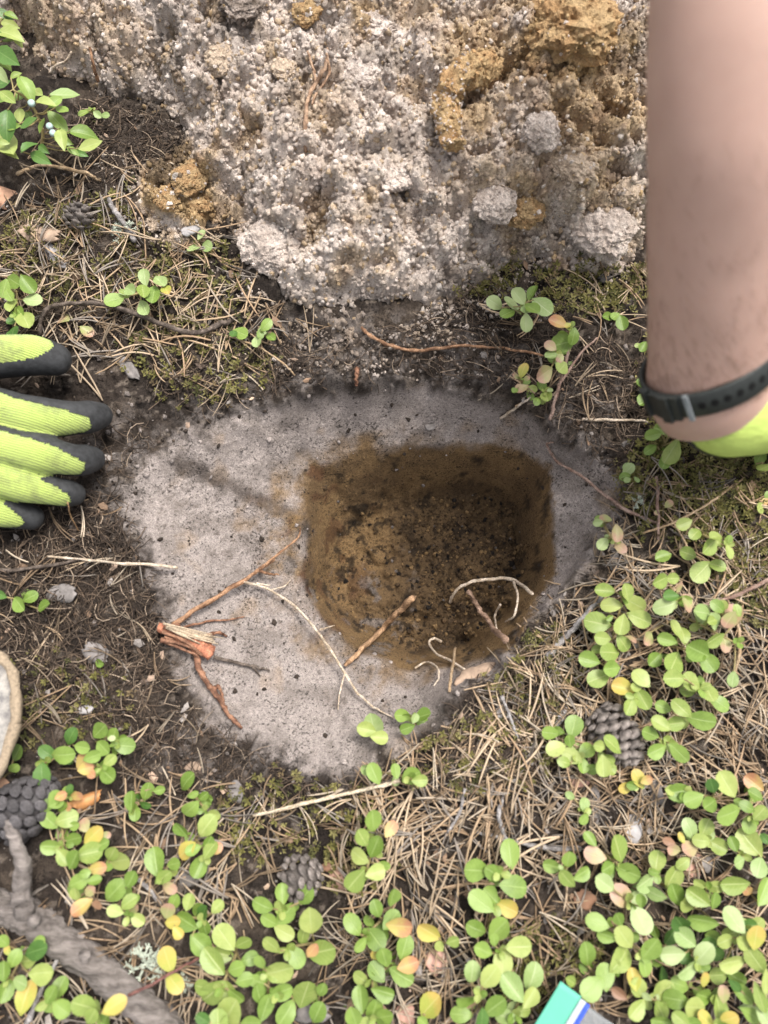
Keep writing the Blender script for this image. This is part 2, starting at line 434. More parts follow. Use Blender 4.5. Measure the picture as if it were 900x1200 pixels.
# loose lumps on the floor of the pit and crumbly humus round it
def splat_all(Z, X1, Y1, cx, cy, rr, aa):
    base = Z.copy()
    for x, y, r, a in zip(cx, cy, rr, aa):
        i0, i1 = np.searchsorted(X1, [x - r, x + r]); j0, j1 = np.searchsorted(Y1, [y - r, y + r])
        if i1 <= i0 or j1 <= j0: continue
        jm, im = min(np.searchsorted(Y1, y), len(Y1) - 1), min(np.searchsorted(X1, x), len(X1) - 1)
        dx = (X1[i0:i1] - x)[None] / r; dy = (Y1[j0:j1] - y)[:, None] / r
        b = 1 - dx * dx - dy * dy
        bump = np.where(b > 0, base[jm, im] + a * np.sqrt(np.maximum(b, 0)) - .35 * a, -9)
        Z[j0:j1, i0:i1] = np.maximum(Z[j0:j1, i0:i1], bump)
fx0, fx1 = min(p[0] for p in BRN), max(p[0] for p in BRN); fy0, fy1 = min(p[1] for p in BRN), max(p[1] for p in BRN)
cx, cy = rng.uniform(fx0, fx1, 3500), rng.uniform(fy0, fy1, 3500)
keep = (poly_sd(BRN, cx, cy) > .015) & (rng.random(3500) < sstep(-.02, .06, cx))
cx, cy = cx[keep], cy[keep]; rr = .002 + .005 * rng.random(len(cx)) ** 2
keep = poly_sd(FLR, cx, cy) > -.004; cx, cy, rr = cx[keep], cy[keep], rr[keep]
splat_all(gz, gx, gy, cx, cy, rr, rr * .7)
# humus lumps around the rim
cx, cy = rng.uniform(-.36, .36, 5000), rng.uniform(-.25, .5, 5000)
keep = poly_sd(RIM, cx, cy) < .004
cx, cy = cx[keep], cy[keep]; rr = .0025 + .007 * rng.random(len(cx)) ** 3
splat_all(gz, gx, gy, cx, cy, rr, rr * .75)

gz += np.where(near > .9, rng.normal(size=gz.shape) * np.where(sd_rim > -.004, np.where(gz < -.10, .0004, .0002), .0007), 0)
# ground colours: what the soil itself is, layer by layer
c = mixc(HUMUS, HUMUS2, sstep(.45, .7, fbm(GX, GY, 55, 4, 12)))
c = mixc(c, HUMUSD, sstep(.5, .7, fbm(GX, GY, 25, 4, 13)) * .7)
c = mixc(c, np.array([.16, .13, .105]), sstep(.62, .75, fbm(GX, GY, 180, 3, 14)) * .7)   # bits of bleached litter
PXG, PYG = proj(GX, GY, gz)
PITM = sd_rim > -.035
def N3(freq, octv, seed):
    out = np.full(GX.shape, .5); out[PITM] = fbm3(GX[PITM], GY[PITM], gz[PITM], freq, octv, seed); return out
_gy, _gx = np.gradient(gz, gy, gx)
SM = 1 / (1 + (np.hypot(_gx, _gy) / .9) ** 3)         # fine mottling only where the surface carries it
_tp = np.maximum.reduce([sstep(1, .5, np.hypot((PXG - a) / rx, (PYG - b) / ry)) for a, b, rx, ry in ((430, 420, 240, 70), (690, 480, 60, 70), (150, 550, 70, 90), (300, 480, 120, 40), (260, 880, 120, 50))])
c = mixc(c, GREY2 * .62, _tp * sstep(.40, .62, fbm(GX, GY, 150, 3, 53)) * .9)
edge = sd_rim + (N3(90, 4, 15) - .5) * .05 + ((.5 + SM * (N3(400, 2, 16) - .5)) - .5) * .016
# the left slope is dusted with grey further out, the upper rim is humus-stained further in
gm = np.maximum(sstep(-.008, .018, edge - .006 * sstep(560, 480, PYG) + .010 * sstep(625, 660, PXG)), sstep(-.001, -.014, gz + ((.5 + SM * (N3(120, 4, 26) - .5)) - .5) * .022) * (sd_rim > 0))
gcol = mixc(GREY, GREY2, sstep(.42, .72, N3(70, 4, 17)))
gcol = mixc(gcol, HUMUS * 1.5, sstep(.64, .74, (.5 + SM * (N3(420, 2, 18) - .5))) * .6)
gcol = mixc(gcol, HUMUS * 2, sstep(.56, .72, N3(45, 4, 27)) * sstep(.45, .7, (.5 + SM * (N3(260, 3, 28) - .5))) * .6)                   # dark organic specks
gcol = mixc(gcol, BROWN * 1.3, sstep(.62, .8, N3(40, 3, 19)) * .35)
smear = seg_dist([tuple(p) for p in np.array(W([(222, 552), (262, 566), (310, 585), (350, 606)], -.03))], GX, GY)
gcol = mixc(gcol, HUMUS * 1.4, sstep(.010, .002, smear + (N3(200, 3, 20) - .5) * .010) * .7)
c = mixc(c, gcol, gm)
bm_d = sstep(.014, -.012, gz - zb + (N3(60, 4, 21) - .5) * .040 + (.5 + SM * (N3(500, 2, 22) - .5) - .5) * .008)
bm_p = sstep(-.0015, .0025, sd_brn + (N3(160, 3, 29) - .5) * .006)
w_p = np.maximum(sstep(.06, .09, GX), sstep(.185, .205, GY))          # cut clean at the top and right, grading out at the left
bm_ = (bm_d * (1 - w_p) + bm_p * w_p) * (sd_rim > 0)
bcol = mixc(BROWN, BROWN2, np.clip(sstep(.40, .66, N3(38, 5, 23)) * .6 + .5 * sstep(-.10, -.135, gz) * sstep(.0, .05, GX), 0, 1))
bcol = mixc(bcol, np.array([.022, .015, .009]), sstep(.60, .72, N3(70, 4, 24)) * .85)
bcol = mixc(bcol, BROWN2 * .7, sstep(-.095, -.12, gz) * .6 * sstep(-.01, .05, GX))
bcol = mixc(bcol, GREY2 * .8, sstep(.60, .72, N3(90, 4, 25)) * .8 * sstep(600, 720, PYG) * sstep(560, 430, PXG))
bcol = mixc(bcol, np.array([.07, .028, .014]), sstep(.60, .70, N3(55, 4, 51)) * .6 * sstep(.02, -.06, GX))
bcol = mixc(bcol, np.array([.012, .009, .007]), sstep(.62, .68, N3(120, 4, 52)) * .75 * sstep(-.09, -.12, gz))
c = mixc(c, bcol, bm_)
ny, nx = GX.shape
idx = np.arange(ny * nx).reshape(ny, nx)
gf = np.stack([idx[:-1, :-1], idx[:-1, 1:], idx[1:, 1:], idx[1:, :-1]], -1).reshape(-1, 4)
M_SOIL = soil_mat('soil', grain=1000, gstr=.45, bump=.8, bdist=.0012, speck=.32)
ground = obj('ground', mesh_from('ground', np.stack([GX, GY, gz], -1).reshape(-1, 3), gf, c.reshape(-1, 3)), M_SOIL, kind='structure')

# spoil heap of sand thrown up behind the pit
HS = .0015
hx, hy = np.arange(-.50, .62, HS * 1.0), np.arange(.24, 1.0, HS)
hy = np.concatenate([np.arange(.24, .72, HS), np.arange(.72, 1.0, .005)])
hx = np.concatenate([np.arange(-.50, -.40, .005), np.arange(-.40, .42, HS), np.arange(.42, .62, .005)])
HX, HY = np.meshgrid(hx, hy)
sdh = poly_sd(HEAPB, HX, HY) + (fbm(HX, HY, 30, 4, 31) - .5) * .018
hz = -.006 + .046 * sstep(0, .055 + .03 * sstep(.06, .0, np.abs(HX + .02)), sdh) + .16 * np.clip(sdh, 0, .30) * sstep(.0, .1, sdh) + (fbm(HX, HY, 14, 3, 32) - .5) * .030 * sstep(0, .05, sdh)
hz = np.where(sdh < 0, -.05, hz)
hmask0 = sdh > 0
N = 26000
cx, cy = rng.uniform(-.40, .42, N), rng.uniform(.25, .72, N)
keep = poly_sd(HEAPB, cx, cy) > .003
cx, cy = cx[keep], cy[keep]; rr = .0022 + .004 * rng.random(len(cx)) ** 1.5 + .012 * rng.random(len(cx)) ** 12
hz_b = hz.copy()
splat_all(hz, hx, hy, cx, cy, rr, rr * rng.uniform(.4, 1.3, len(rr)))
hz += np.where(hmask0, (fbm(HX, HY, 100, 3, 33) - .5) * .024 - .018 * sstep(.60, .75, fbm(HX, HY, 38, 4, 35)), 0)
hz += np.where(hmask0, (fbm(HX, HY, 420, 2, 34) - .5) * .006 + rng.normal(size=hz.shape) * .0006, 0)
hz = np.where(sdh < -.002, -.05, hz)

TAN = np.array([.48, .385, .295])
def heap_col(X, Y, Z):
    PX, PY = proj(X, Y, np.maximum(Z, 0))
    c = mixc(SAND, SAND2, sstep(.42, .75, fbm3(X, Y, Z, 60, 3, 41)))
    c = mixc(c, TAN, sstep(.48, .68, fbm3(X, Y, Z, 90, 3, 47)) * .5)
    o = sstep(.58, .70, fbm3(X, Y, Z, 24, 3, 42)) * .6
    wob = (fbm3(X, Y, Z, 35, 3, 43) - .5) * 1.5
    for (a, b, r, k) in [(670, 40, 75, 1), (570, 60, 60, .8), (545, 120, 50, .8), (215, 225, 60, 1), (700, 130, 85, .8), (690, 190, 70, .6), (610, 245, 50, .7), (720, 260, 40, .3), (50, 30, 60, .6), (255, 245, 40, .7), (480, 10, 40, .5), (560, 215, 45, .5), (435, 25, 30, .8), (370, 115, 40, .4), (130, 40, 50, .4)]:
        o = np.maximum(o, k * sstep(1.15, .45, np.hypot(PX - a, PY - b) / r + wob))
    oc = mixc(OCHRE, OCHRE2, sstep(.4, .7, fbm3(X, Y, Z, 70, 3, 44)))
    c = mixc(c, oc, o)
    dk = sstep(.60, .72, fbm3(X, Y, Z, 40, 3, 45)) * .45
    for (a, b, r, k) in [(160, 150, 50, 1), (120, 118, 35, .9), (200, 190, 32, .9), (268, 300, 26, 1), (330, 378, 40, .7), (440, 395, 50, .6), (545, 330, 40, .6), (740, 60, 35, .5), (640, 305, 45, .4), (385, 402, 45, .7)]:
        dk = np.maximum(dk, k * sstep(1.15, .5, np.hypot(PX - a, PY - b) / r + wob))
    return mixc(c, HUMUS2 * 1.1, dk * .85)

ny, nx = HX.shape
idx = np.arange(ny * nx).reshape(ny, nx)
hf = np.stack([idx[:-1, :-1], idx[:-1, 1:], idx[1:, 1:], idx[1:, :-1]], -1).reshape(-1, 4)
hzf = hz.ravel()
hf = hf[(hzf[hf] > -.045).any(1)]
used = np.unique(hf); remap = np.zeros(ny * nx, int); remap[used] = np.arange(len(used))
HV = np.stack([HX, HY, hz], -1).reshape(-1, 3)[used]
M_HEAP = soil_mat('sand', grain=1300, gstr=.34, bump=.9, bdist=.0012, var=.2, speck=.55)
obj('sand_heap', mesh_from('sand_heap', HV, remap[hf], heap_col(*HV.T)), M_HEAP, kind='structure')

def bil(Z, X1, Y1, x, y, out=-9.0):
    x = np.asarray(x, float); y = np.asarray(y, float)
    i = np.clip(np.searchsorted(X1, x) - 1, 0, len(X1) - 2); j = np.clip(np.searchsorted(Y1, y) - 1, 0, len(Y1) - 2)
    fx = np.clip((x - X1[i]) / (X1[i + 1] - X1[i]), 0, 1); fy = np.clip((y - Y1[j]) / (Y1[j + 1] - Y1[j]), 0, 1)
    z = (Z[j, i] * (1 - fx) + Z[j, i + 1] * fx) * (1 - fy) + (Z[j + 1, i] * (1 - fx) + Z[j + 1, i + 1] * fx) * fy
    if out is not None:
        z = np.where((x < X1[0]) | (x > X1[-1]) | (y < Y1[0]) | (y > Y1[-1]), out, z)
    return z
def height(x, y):
    return np.maximum(bil(gz, gx, gy, x, y, None), bil(hz, hx, hy, x, y, -9.0))
ZS = np.linspace(.2, -.2, 500)
def surf(px, py):
    """where the line of sight meets ground or heap"""
    d = ray(px, py); t = (ZS - CAM_H) / d[2]
    X, Y = d[0] * t, d[1] * t
    k = np.argmax(ZS <= height(X, Y))
    return np.array([X[k], Y[k], ZS[k]])
def lift(px, py, h):
    s = surf(px, py); return at(px, py, s[2] + h)
def pxm(px, py, n=1.0):
    """n photograph pixels there, in metres"""
    return n * depth_of(surf(px, py)) / F
def normal_at(x, y, e=.004):
    n = np.array([-(height(x + e, y) - height(x - e, y)) / (2 * e), -(height(x, y + e) - height(x, y - e)) / (2 * e), np.ones_like(np.asarray(x, float))])
    return n / np.linalg.norm(n, axis=0)

# ------------------------------------------------------------------ crumbs (uncountable: stuff)
def rand_rot(n):
    q = rng.normal(size=(n, 4)); q /= np.linalg.norm(q, axis=1)[:, None]
    w, x, y, z = q.T
    return np.stack([np.stack([1 - 2 * (y * y + z * z), 2 * (x * y - z * w), 2 * (x * z + y * w)], -1), np.stack([2 * (x * y + z * w), 1 - 2 * (x * x + z * z), 2 * (y * z - x * w)], -1), np.stack([2 * (x * z - y * w), 2 * (y * z + x * w), 1 - 2 * (x * x + y * y)], -1)], 1)

def crumbs(P, R, C, base):
    V0, F0 = base; n = len(P); k = len(V0)
    var = 1 + rng.uniform(-.45, .45, (n, k, 1))
    V = V0[None] * var * (R[:, None, None] * rng.uniform(.7, 1.25, (n, 1, 3)))
    V = np.einsum('nij,nkj->nki', rand_rot(n), V) + P[:, None]
    Fc = F0[None] + (np.arange(n) * k)[:, None, None]
    return V.reshape(-1, 3), Fc.reshape(-1, 3), np.repeat(C, k, 0)

# sand crumbs over the heap, spread by surface area so that steep faces carry them too
q4 = HV[remap[hf]]; ctr = q4.mean(1)
ok = (np.abs(ctr[:, 0]) < .39) & (ctr[:, 1] < .66) & (ctr[:, 2] > -.015)
q4, ctr = q4[ok], ctr[ok]
ar = np.linalg.norm(np.cross(q4[:, 2] - q4[:, 0], q4[:, 3] - q4[:, 1]), axis=1); ar = np.minimum(ar, 8 * np.median(ar))
n = 47000
pick = rng.choice(len(q4), n, p=ar / ar.sum())
u, v = rng.random((n, 1)), rng.random((n, 1))
P = (q4[pick, 0] * (1 - u) + q4[pick, 1] * u) * (1 - v) + (q4[pick, 3] * (1 - u) + q4[pick, 2] * u) * v
R = .0007 + .0020 * rng.random(n) ** 2
CC = heap_col(*P.T)
fl = rng.random(n); CC = np.where((fl < .13)[:, None], CC * .35 + OCHRE * .65, np.where((fl > .93)[:, None], CC * .35 + np.array([.66, .60, .55]) * .65, CC)) * rng.uniform(.72, 1.25, (n, 1))
acc = Acc()
acc.add(*crumbs(P, R, CC, ICO1))
# crumbs spilled beyond the foot of the heap
N = 26000
cx, cy = rng.uniform(-.36, .36, N), rng.uniform(.22, .45, N); d_ = poly_sd(HEAPB, cx, cy)
_px = proj(cx, cy, 0 * cx)[0]
k_ = (d_ < .004) & (rng.random(N) < np.exp(d_ / (.008 + .022 * sstep(260, 330, _px) * sstep(640, 540, _px)))); cx, cy = cx[k_], cy[k_]
R = .0005 + .0015 * rng.random(len(cx)) ** 2
P = np.stack([cx, cy, height(cx, cy) + R * .4], -1)
acc.add(*crumbs(P, R, heap_col(*P.T), ICO1))
obj('sand_crumbs', acc.mesh('sand_crumbs'), M_HEAP, kind='stuff', label='loose crumbs of pale and ochre sand over the spoil heap', cat='sand')

# soil crumbs in pit and on the humus
N = 17000
cx, cy = rng.uniform(-.36, .36, N), rng.uniform(-.25, .42, N)
sdr = poly_sd(RIM, cx, cy); cz = height(cx, cy); inheap = poly_sd(HEAPB, cx, cy) > 0
dens = np.where(sdr > 0, np.where(cz < -.06, .22, .16), np.where(sdr > -.09, .85, .35))
keep = (rng.random(N) < dens) & ~inheap
cx, cy, cz, sdr = cx[keep], cy[keep], cz[keep], sdr[keep]; n = len(cx)
R = .0005 + .0018 * rng.random(n) ** 3
u = rng.random((n, 1))
CC = np.where((sdr > 0)[:, None], np.where((cz < -.075)[:, None], np.where(u < .5, BROWN2 * .9, np.where(u < .8, BROWN * 1.1, GREY2 * .7)), np.where(u < .45, HUMUS * 1.3, GREY * 1.05)), np.where(u < .72, HUMUS * 1.1, np.where(u < .9, GREY2, HUMUS2 * 1.4)))
CC = CC * rng.uniform(.7, 1.3, (n, 1))
acc = Acc(); acc.add(*crumbs(np.stack([cx, cy, cz + R * .3], -1), R, CC, ICO1))
cx, cy = rng.uniform(fx0, fx1, 5200), rng.uniform(fy0, fy1, 5200); cz = height(cx, cy)
k_ = (poly_sd(BRN, cx, cy) > .004) & (cz < -.085) & (poly_sd(FLR, cx, cy) > -.006) & (rng.random(5200) < .12 + .88 * sstep(.0, .05, cx)); cx, cy, cz = cx[k_], cy[k_], cz[k_]
R = .0005 + .0018 * rng.random(len(cx)) ** 3; u = rng.random((len(cx), 1))
CC = np.where(u < .4, BROWN2 * .7, np.where(u < .7, BROWN2 * 1.3, np.where(u < .85, BROWN * 1.1, np.array([.014, .011, .009])))) * rng.uniform(.7, 1.3, (len(cx), 1))
acc.add(*crumbs(np.stack([cx, cy, cz + R * .3], -1), R, CC, ICO1))
obj('soil_crumbs', acc.mesh('soil_crumbs'), M_SOIL, kind='stuff', label='dark soil crumbs and specks in and around the pit', cat='soil')

# ------------------------------------------------------------------ litter densities, in photograph layout
def in_blob(PX, PY, blobs):
    o = np.zeros_like(PX)
    for a, b, rx, ry, k in blobs:
        o = np.maximum(o, k * sstep(1.0, .55, np.hypot((PX - a) / rx, (PY - b) / ry)))
    return o
def needle_density(PX, PY):
    return in_blob(PX, PY, [(760, 850, 260, 230, 1), (560, 940, 220, 130, 1), (800, 660, 160, 130, .8), (880, 1000, 200, 260, .6), (560, 1130, 260, 140, .8), (200, 1000, 190, 120, .55), (100, 1130, 220, 120, .5), (150, 280, 190, 130, .42), (240, 390, 140, 90, .30), (90, 330, 160, 120, .35), (700, 350, 120, 60, .3), (640, 420, 120, 80, .18), (100, 700, 160, 160, .10), (120, 840, 160, 100, .14), (330, 960, 120, 60, .4), (620, 800, 80, 70, .5)])
def moss_density(PX, PY):
    return in_blob(PX, PY, [(820, 570, 120, 90, 1), (700, 330, 90, 50, .9), (560, 320, 70, 40, .6), (110, 300, 160, 80, .35), (230, 420, 110, 70, .32), (350, 960, 130, 70, .4), (620, 790, 70, 90, .5), (560, 880, 120, 60, .35), (640, 1130, 80, 70, .4), (400, 1000, 80, 60, .4), (790, 460, 60, 100, .5), (240, 330, 60, 60, .35), (170, 260, 60, 60, .4), (60, 820, 120, 70, .25), (870, 640, 60, 120, .8)])
def rootlet_density(PX, PY):
    return in_blob(PX, PY, [(110, 720, 150, 180, 1), (590, 850, 130, 100, .9), (300, 440, 160, 60, .5), (560, 400, 170, 80, .45), (700, 470, 90, 90, .8), (150, 160, 80, 70, .7), (240, 880, 130, 70, .7), (620, 720, 60, 70, .6), (150, 560, 60, 80, .4), (80, 320, 120, 120, .4), (330, 900, 150, 50, .6)])
def scatter(N, dens, x0=-.36, x1=.36, y0=-.25, y1=.50):
    x, y = rng.uniform(x0, x1, N), rng.uniform(y0, y1, N); z = height(x, y)
    PX, PY = proj(x, y, z)
    ok = (rng.random(N) < dens(PX, PY)) & (poly_sd(RIM, x, y) < -.002) & (poly_sd(HEAPB, x, y) < .002)
    return x[ok], y[ok]

def curved(x, y, L, ang, curve, n, h0, h1, tilt=0.0):
    """a curved strand lying on the ground, following its larger shape"""
    t = np.linspace(-.5, .5, n)
    a = ang + curve * t
    s = np.stack([np.cumsum(np.cos(a)), np.cumsum(np.sin(a))], -1) * L / n
    s -= s.mean(0)
    X, Y = x + s[:, 0], y + s[:, 1]
    Z = height(X, Y); zz = np.convolve(np.pad(Z, 2, mode='edge'), np.ones(5) / 5, 'valid')
    lin = np.polyval(np.polyfit(t, zz, 1), t)
    Zs = np.maximum(.35 * zz + .65 * (lin), zz - .001) + np.linspace(h0, h1, n)
    return np.stack([X, Y, Zs], -1)

NEEDLE_C = [(.42, .30, .19), (.50, .38, .26), (.34, .23, .14), (.27, .23, .195), (.54, .44, .33), (.36, .25, .155)]
def needle_shape(x, y, L, ang, sep, r, n=6):
    cu = random.uniform(-.9, .9)
    h = random.uniform(.001, .006)
    p = curved(x, y, L, ang, cu, n, h, h + random.uniform(-.002, .004))
    R = r * np.array([.9, 1, 1, 1, .85, .4])[:n]
    out = [tube(p, R, 3, caps=False, squash=.65)]
    if sep:
        c, s = math.cos(sep), math.sin(sep)
        q = p - p[0]; q = np.stack([q[:, 0] * c - q[:, 1] * s, q[:, 0] * s + q[:, 1] * c, q[:, 2]], -1) + p[0]
        q[:, 2] += .0006
        out.append(tube(q, R, 3, caps=False, squash=.65))
    return out

acc = Acc()
xs, ys = scatter(11500, needle_density)
for x, y in zip(xs, ys):
    col = np.array(random.choice(NEEDLE_C)) * random.uniform(.35, 1.0)
    for V, Fc in needle_shape(x, y, random.uniform(.018, .045), random.uniform(0, 6.283), random.choice([0, 0, .1, .22, .4]), random.uniform(.00042, .00085)):
        acc.add(V, Fc, col)
print('needles', len(xs))
M_NEEDLE = vcol_mat('dry_needle', rough=.6, var=.3, scale=260)
obj('needle_litter', acc.mesh('needle_litter'), M_NEEDLE, kind='stuff', label='carpet of dry tan pine needles around the pit', cat='pine needles')

acc = Acc()
xs, ys = scatter(58000, rootlet_density)
for x, y in zip(xs, ys):
    p = curved(x, y, random.uniform(.008, .034), random.uniform(0, 6.283), random.uniform(-2.6, 2.6), 5, random.uniform(0, .004), random.uniform(0, .007))
    k = random.random()
    col = np.array((.05, .036, .027) if k < .55 else (.12, .085, .06) if k < .88 else (.30, .23, .17)) * random.uniform(.6, 1.3)
    V, Fc = tube(p, random.uniform(.00018, .00045), 3, caps=False); acc.add(V, Fc, col)
print('rootlets', len(xs))
M_ROOTLET = vcol_mat('rootlet', rough=.85)
obj('fine_roots', acc.mesh('fine_roots'), M_ROOTLET, kind='stuff', label='tangle of fine dark roots in the humus', cat='roots')

# moss: little tufts of narrow leaves
acc = Acc()
xs, ys = scatter(60000, moss_density)
for x, y in zip(xs, ys):
    z = float(height(x, y)); k = random.random()
    col = np.array((.19, .175, .055) if k < .45 else (.28, .25, .10) if k < .65 else (.10, .10, .035) if k < .85 else (.19, .14, .075)) * random.uniform(.6, 1.2)
    nl = 7; hgt = random.uniform(.002, .007); ln = random.uniform(.0018, .0045)
    a = np.arange(nl) * 2.4 + random.random() * 6; el = np.linspace(.1, 1.1, nl)
    d = np.stack([np.cos(a) * np.cos(el), np.sin(a) * np.cos(el), np.sin(el)], -1)
    sd_ = np.stack([-np.sin(a), np.cos(a), 0 * a], -1) * ln * .22
    lean = np.array([random.uniform(-.003, .003), random.uniform(-.003, .003), 0])
    b = np.array([x, y, z]) + np.linspace(.2, 1, nl)[:, None] * (np.array([0, 0, hgt]) + lean)
    m_ = b + d * ln * .5
    V = np.stack([b, m_ + sd_, b + d * ln, m_ - sd_], 1).reshape(-1, 3)
    acc.add(V, np.arange(nl * 4).reshape(-1, 4), col)
print('moss', len(xs))
obj('moss', acc.mesh('moss', smooth=False), vcol_mat('moss', rough=.7, transl=.25), kind='stuff', label='yellow green moss tufts growing through the litter', cat='moss')

# flakes of bark and leaf
acc = Acc()
xs, ys = scatter(5200, lambda a, b: np.clip(needle_density(a, b) * .5 + rootlet_density(a, b) * .35 + .08, 0, 1))
for x, y in zip(xs, ys):
    z = float(height(x, y)); r = .001 + .004 * random.random() ** 2; k = random.random()
    col = np.array((.20, .13, .085) if k < .4 else (.25, .22, .20) if k < .65 else (.09, .065, .05) if k < .85 else (.42, .30, .22)) * random.uniform(.6, 1.2)
    n = 5; a = np.linspace(0, 6.283, n, endpoint=False) + random.random()
    rr_ = r * np.array([random.uniform(.6, 1.2) for _ in range(n)]); ang = random.random() * 3.14; e = random.uniform(.4, .8)
    X, Y = rr_ * np.cos(a), rr_ * np.sin(a) * e
    X, Y = X * math.cos(ang) - Y * math.sin(ang), X * math.sin(ang) + Y * math.cos(ang)
    tx, ty = random.uniform(-.5, .5), random.uniform(-.5, .5)
    top = np.stack([x + X, y + Y, z + .001 + r * .3 + tx * X + ty * Y], -1)
    V = np.vstack([top, top - [0, 0, .0005], top.mean(0) + [0, 0, r * .25]])
    Fc = [[j, (j + 1) % n, 2 * n] for j in range(n)] + [[j, n + j, n + (j + 1) % n] for j in range(n)] + [[j, n + (j + 1) % n, (j + 1) % n] for j in range(n)]
    acc.add(V, Fc, col)
M_FLAKE = vcol_mat('litter_flake', rough=.8, scale=900)
obj('litter_flakes', acc.mesh('litter_flakes', smooth=False), M_FLAKE, kind='stuff', label='small flakes of bark and dead leaf in the litter', cat='litter')

# ------------------------------------------------------------------ clods of sand on the heap
TONES = {'ochre': (OCHRE * .98, OCHRE2 * 1.35), 'grey': (SAND * .98, SAND2), 'brown': (OCHRE2 * 1.25, OCHRE * .9), 'mix': (SAND * .5 + OCHRE * .5, SAND2 * .6 + OCHRE * .4), 'dark': (SAND2 * .8, HUMUS2 * 1.5)}
def dust(acc, V, n, cols, rmax=.0016):
    """crumbs clinging to a clod"""
    k = rng.integers(0, len(V), n); R = .0004 + rmax * rng.random(n) ** 2
    C = np.array([cols[q] for q in rng.integers(0, len(cols), n)]) * rng.uniform(.75, 1.2, (n, 1))
    acc.add(*crumbs(V[k], R, C, ICO1))
def clod_mesh(name, r, tone, seed, squash=(1, 1, 1)):
    V, Fc = ICO5 if r > .011 else ICO4
    rs = np.array([1 + .24 * mnoise.fractal(Vector(v * 1.2) + Vector((seed * 3.1, seed, 0)), 1.0, 2.0, 2) + .15 * mnoise.fractal(Vector(v * 4) + Vector((seed, 0, 9)), .6, 2.0, 6) for v in V]) + rng.normal(size=len(V)) * .009
    P = V * rs[:, None] * r * np.array(squash)
    n = np.array([mnoise.fractal(Vector(v * 2) + Vector((seed * 5, 1, 2)), 1, 2, 4) for v in V]) * .5 + .5
    a, b = TONES[tone]
    acc = Acc().add(P, Fc, mixc(a, b, sstep(.25, .8, n)))
    dust(acc, P, int(50 + r * 6000), [a, a, b, SAND, OCHRE if tone != 'grey' else SAND2])
    return acc.mesh(name, smooth=False)
CLODS = [
 (674, 36, 50, 'ochre', (1, 1, .75), 'large tan sand clod at the upper edge near the arm'),
 (706, 268, 36, 'grey', (.9, 1.1, .6), 'large smooth pale grey sand clod beside the bare arm'),
 (222, 208, 20, 'brown', (1.2, .9, .5), 'rusty crumbling lump at the left foot of the heap'),
 (196, 232, 15, 'brown', (1, 1, .5), 'small rusty lump below left of the crumbling rusty lump'),
 (238, 236, 15, 'brown', (1.2, 1, .5), 'small rusty lump below right of the crumbling rusty lump'),
 (180, 262, 11, 'mix', (1, 1, .5), 'little mottled lump at the lowest foot of the rusty spill'),
 (612, 246, 24, 'ochre', (1, 1, .6), 'tan clod left of the large smooth grey clod'),
 (580, 238, 24, 'grey', (1, 1, .6), 'grey clod touching the tan clod above the mossy edge'),
 (634, 155, 22, 'grey', (.9, 1, .6), 'round grey clod in the hollow right of the curled clod'),
 (672, 198, 24, 'mix', (1.1, .8, .6), 'two tone sand clod near the arm, above the grey clod'),
 (360, 12, 18, 'ochre', (1, 1, .5), 'small ochre clod on the heap near the upper edge'),
 (440, 30, 24, 'grey', (1.1, 1, .6), 'pale clod between dark hollows near the upper edge'),
 (285, 3, 26, 'dark', (1.1, .9, .6), 'dark grey clod cut by the upper edge'),
 (318, 288, 34, 'grey', (1.1, .9, .5), 'broad pale clod at the lower left foot of the heap'),
 (332, 80, 14, 'mix', (1, 1, .5), 'little ochre clod just left of the forked brown root'),
 (258, 70, 18, 'mix', (1, .9, .6), 'pale crumbly clod above the dark hollow in the heap'),
 (420, 90, 24, 'grey', (1, 1, .6), 'pale clod right of the forked brown root'),
 (465, 205, 26, 'grey', (1.1, 1, .5), 'whitish clod below the curled ochre clod'),
 (735, 225, 16, 'mix', (1, 1, .6), 'small mottled clod against the bare arm'),
]
for i, (a, b, r, tone, sq, lab) in enumerate(CLODS):
    s = surf(a, b); rad = r * depth_of(s) / F
    o = obj('sand_clod', clod_mesh('sand_clod', rad, tone, i + 2, sq), M_HEAP, loc=Vector(at(a, b, s[2] + rad * (.22 if r > 35 else .04))), label=lab, cat='clod', group='clods on the spoil heap')
    o.rotation_euler = (random.uniform(-.3, .3), random.uniform(-.3, .3), random.uniform(0, 6))
# the curled clod
pp = [lift(*q, .014) for q in ((582, 82), (560, 80), (537, 92), (522, 120), (527, 150), (531, 172))]
pc = catmull(pp, 60); rc = np.interp(np.linspace(0, 1, 60), [0, .12, .35, .75, 1], [.005, .0095, .0105, .009, .006])
V, Fc = tube(pc, rc, 40, rough=.25, seed=4)
V = V + np.array([[mnoise.noise(Vector(v * 180)) * .0014 + mnoise.noise(Vector(v * 70)) * .002 for _ in range(3)] for v in V]) + rng.normal(size=V.shape) * .00035
V = V - pc[20]
n_ = np.array([mnoise.fractal(Vector(v * 90), 1, 2, 4) for v in V]) * .5 + .5
acc = Acc().add(V, Fc, mixc(OCHRE * 1.05, OCHRE2 * 1.5, sstep(.3, .8, n_)))
dust(acc, V, 700, [OCHRE, OCHRE * 1.1, OCHRE2 * 1.4]); dust(acc, V[V[:, 0] < .004], 500, [SAND, SAND, SAND2], .0012)
obj('sand_clod', acc.mesh('sand_clod', smooth=False), M_HEAP, loc=Vector(pc[20]), label='curled finger shaped ochre clod on the heap', cat='clod', group='clods on the spoil heap')

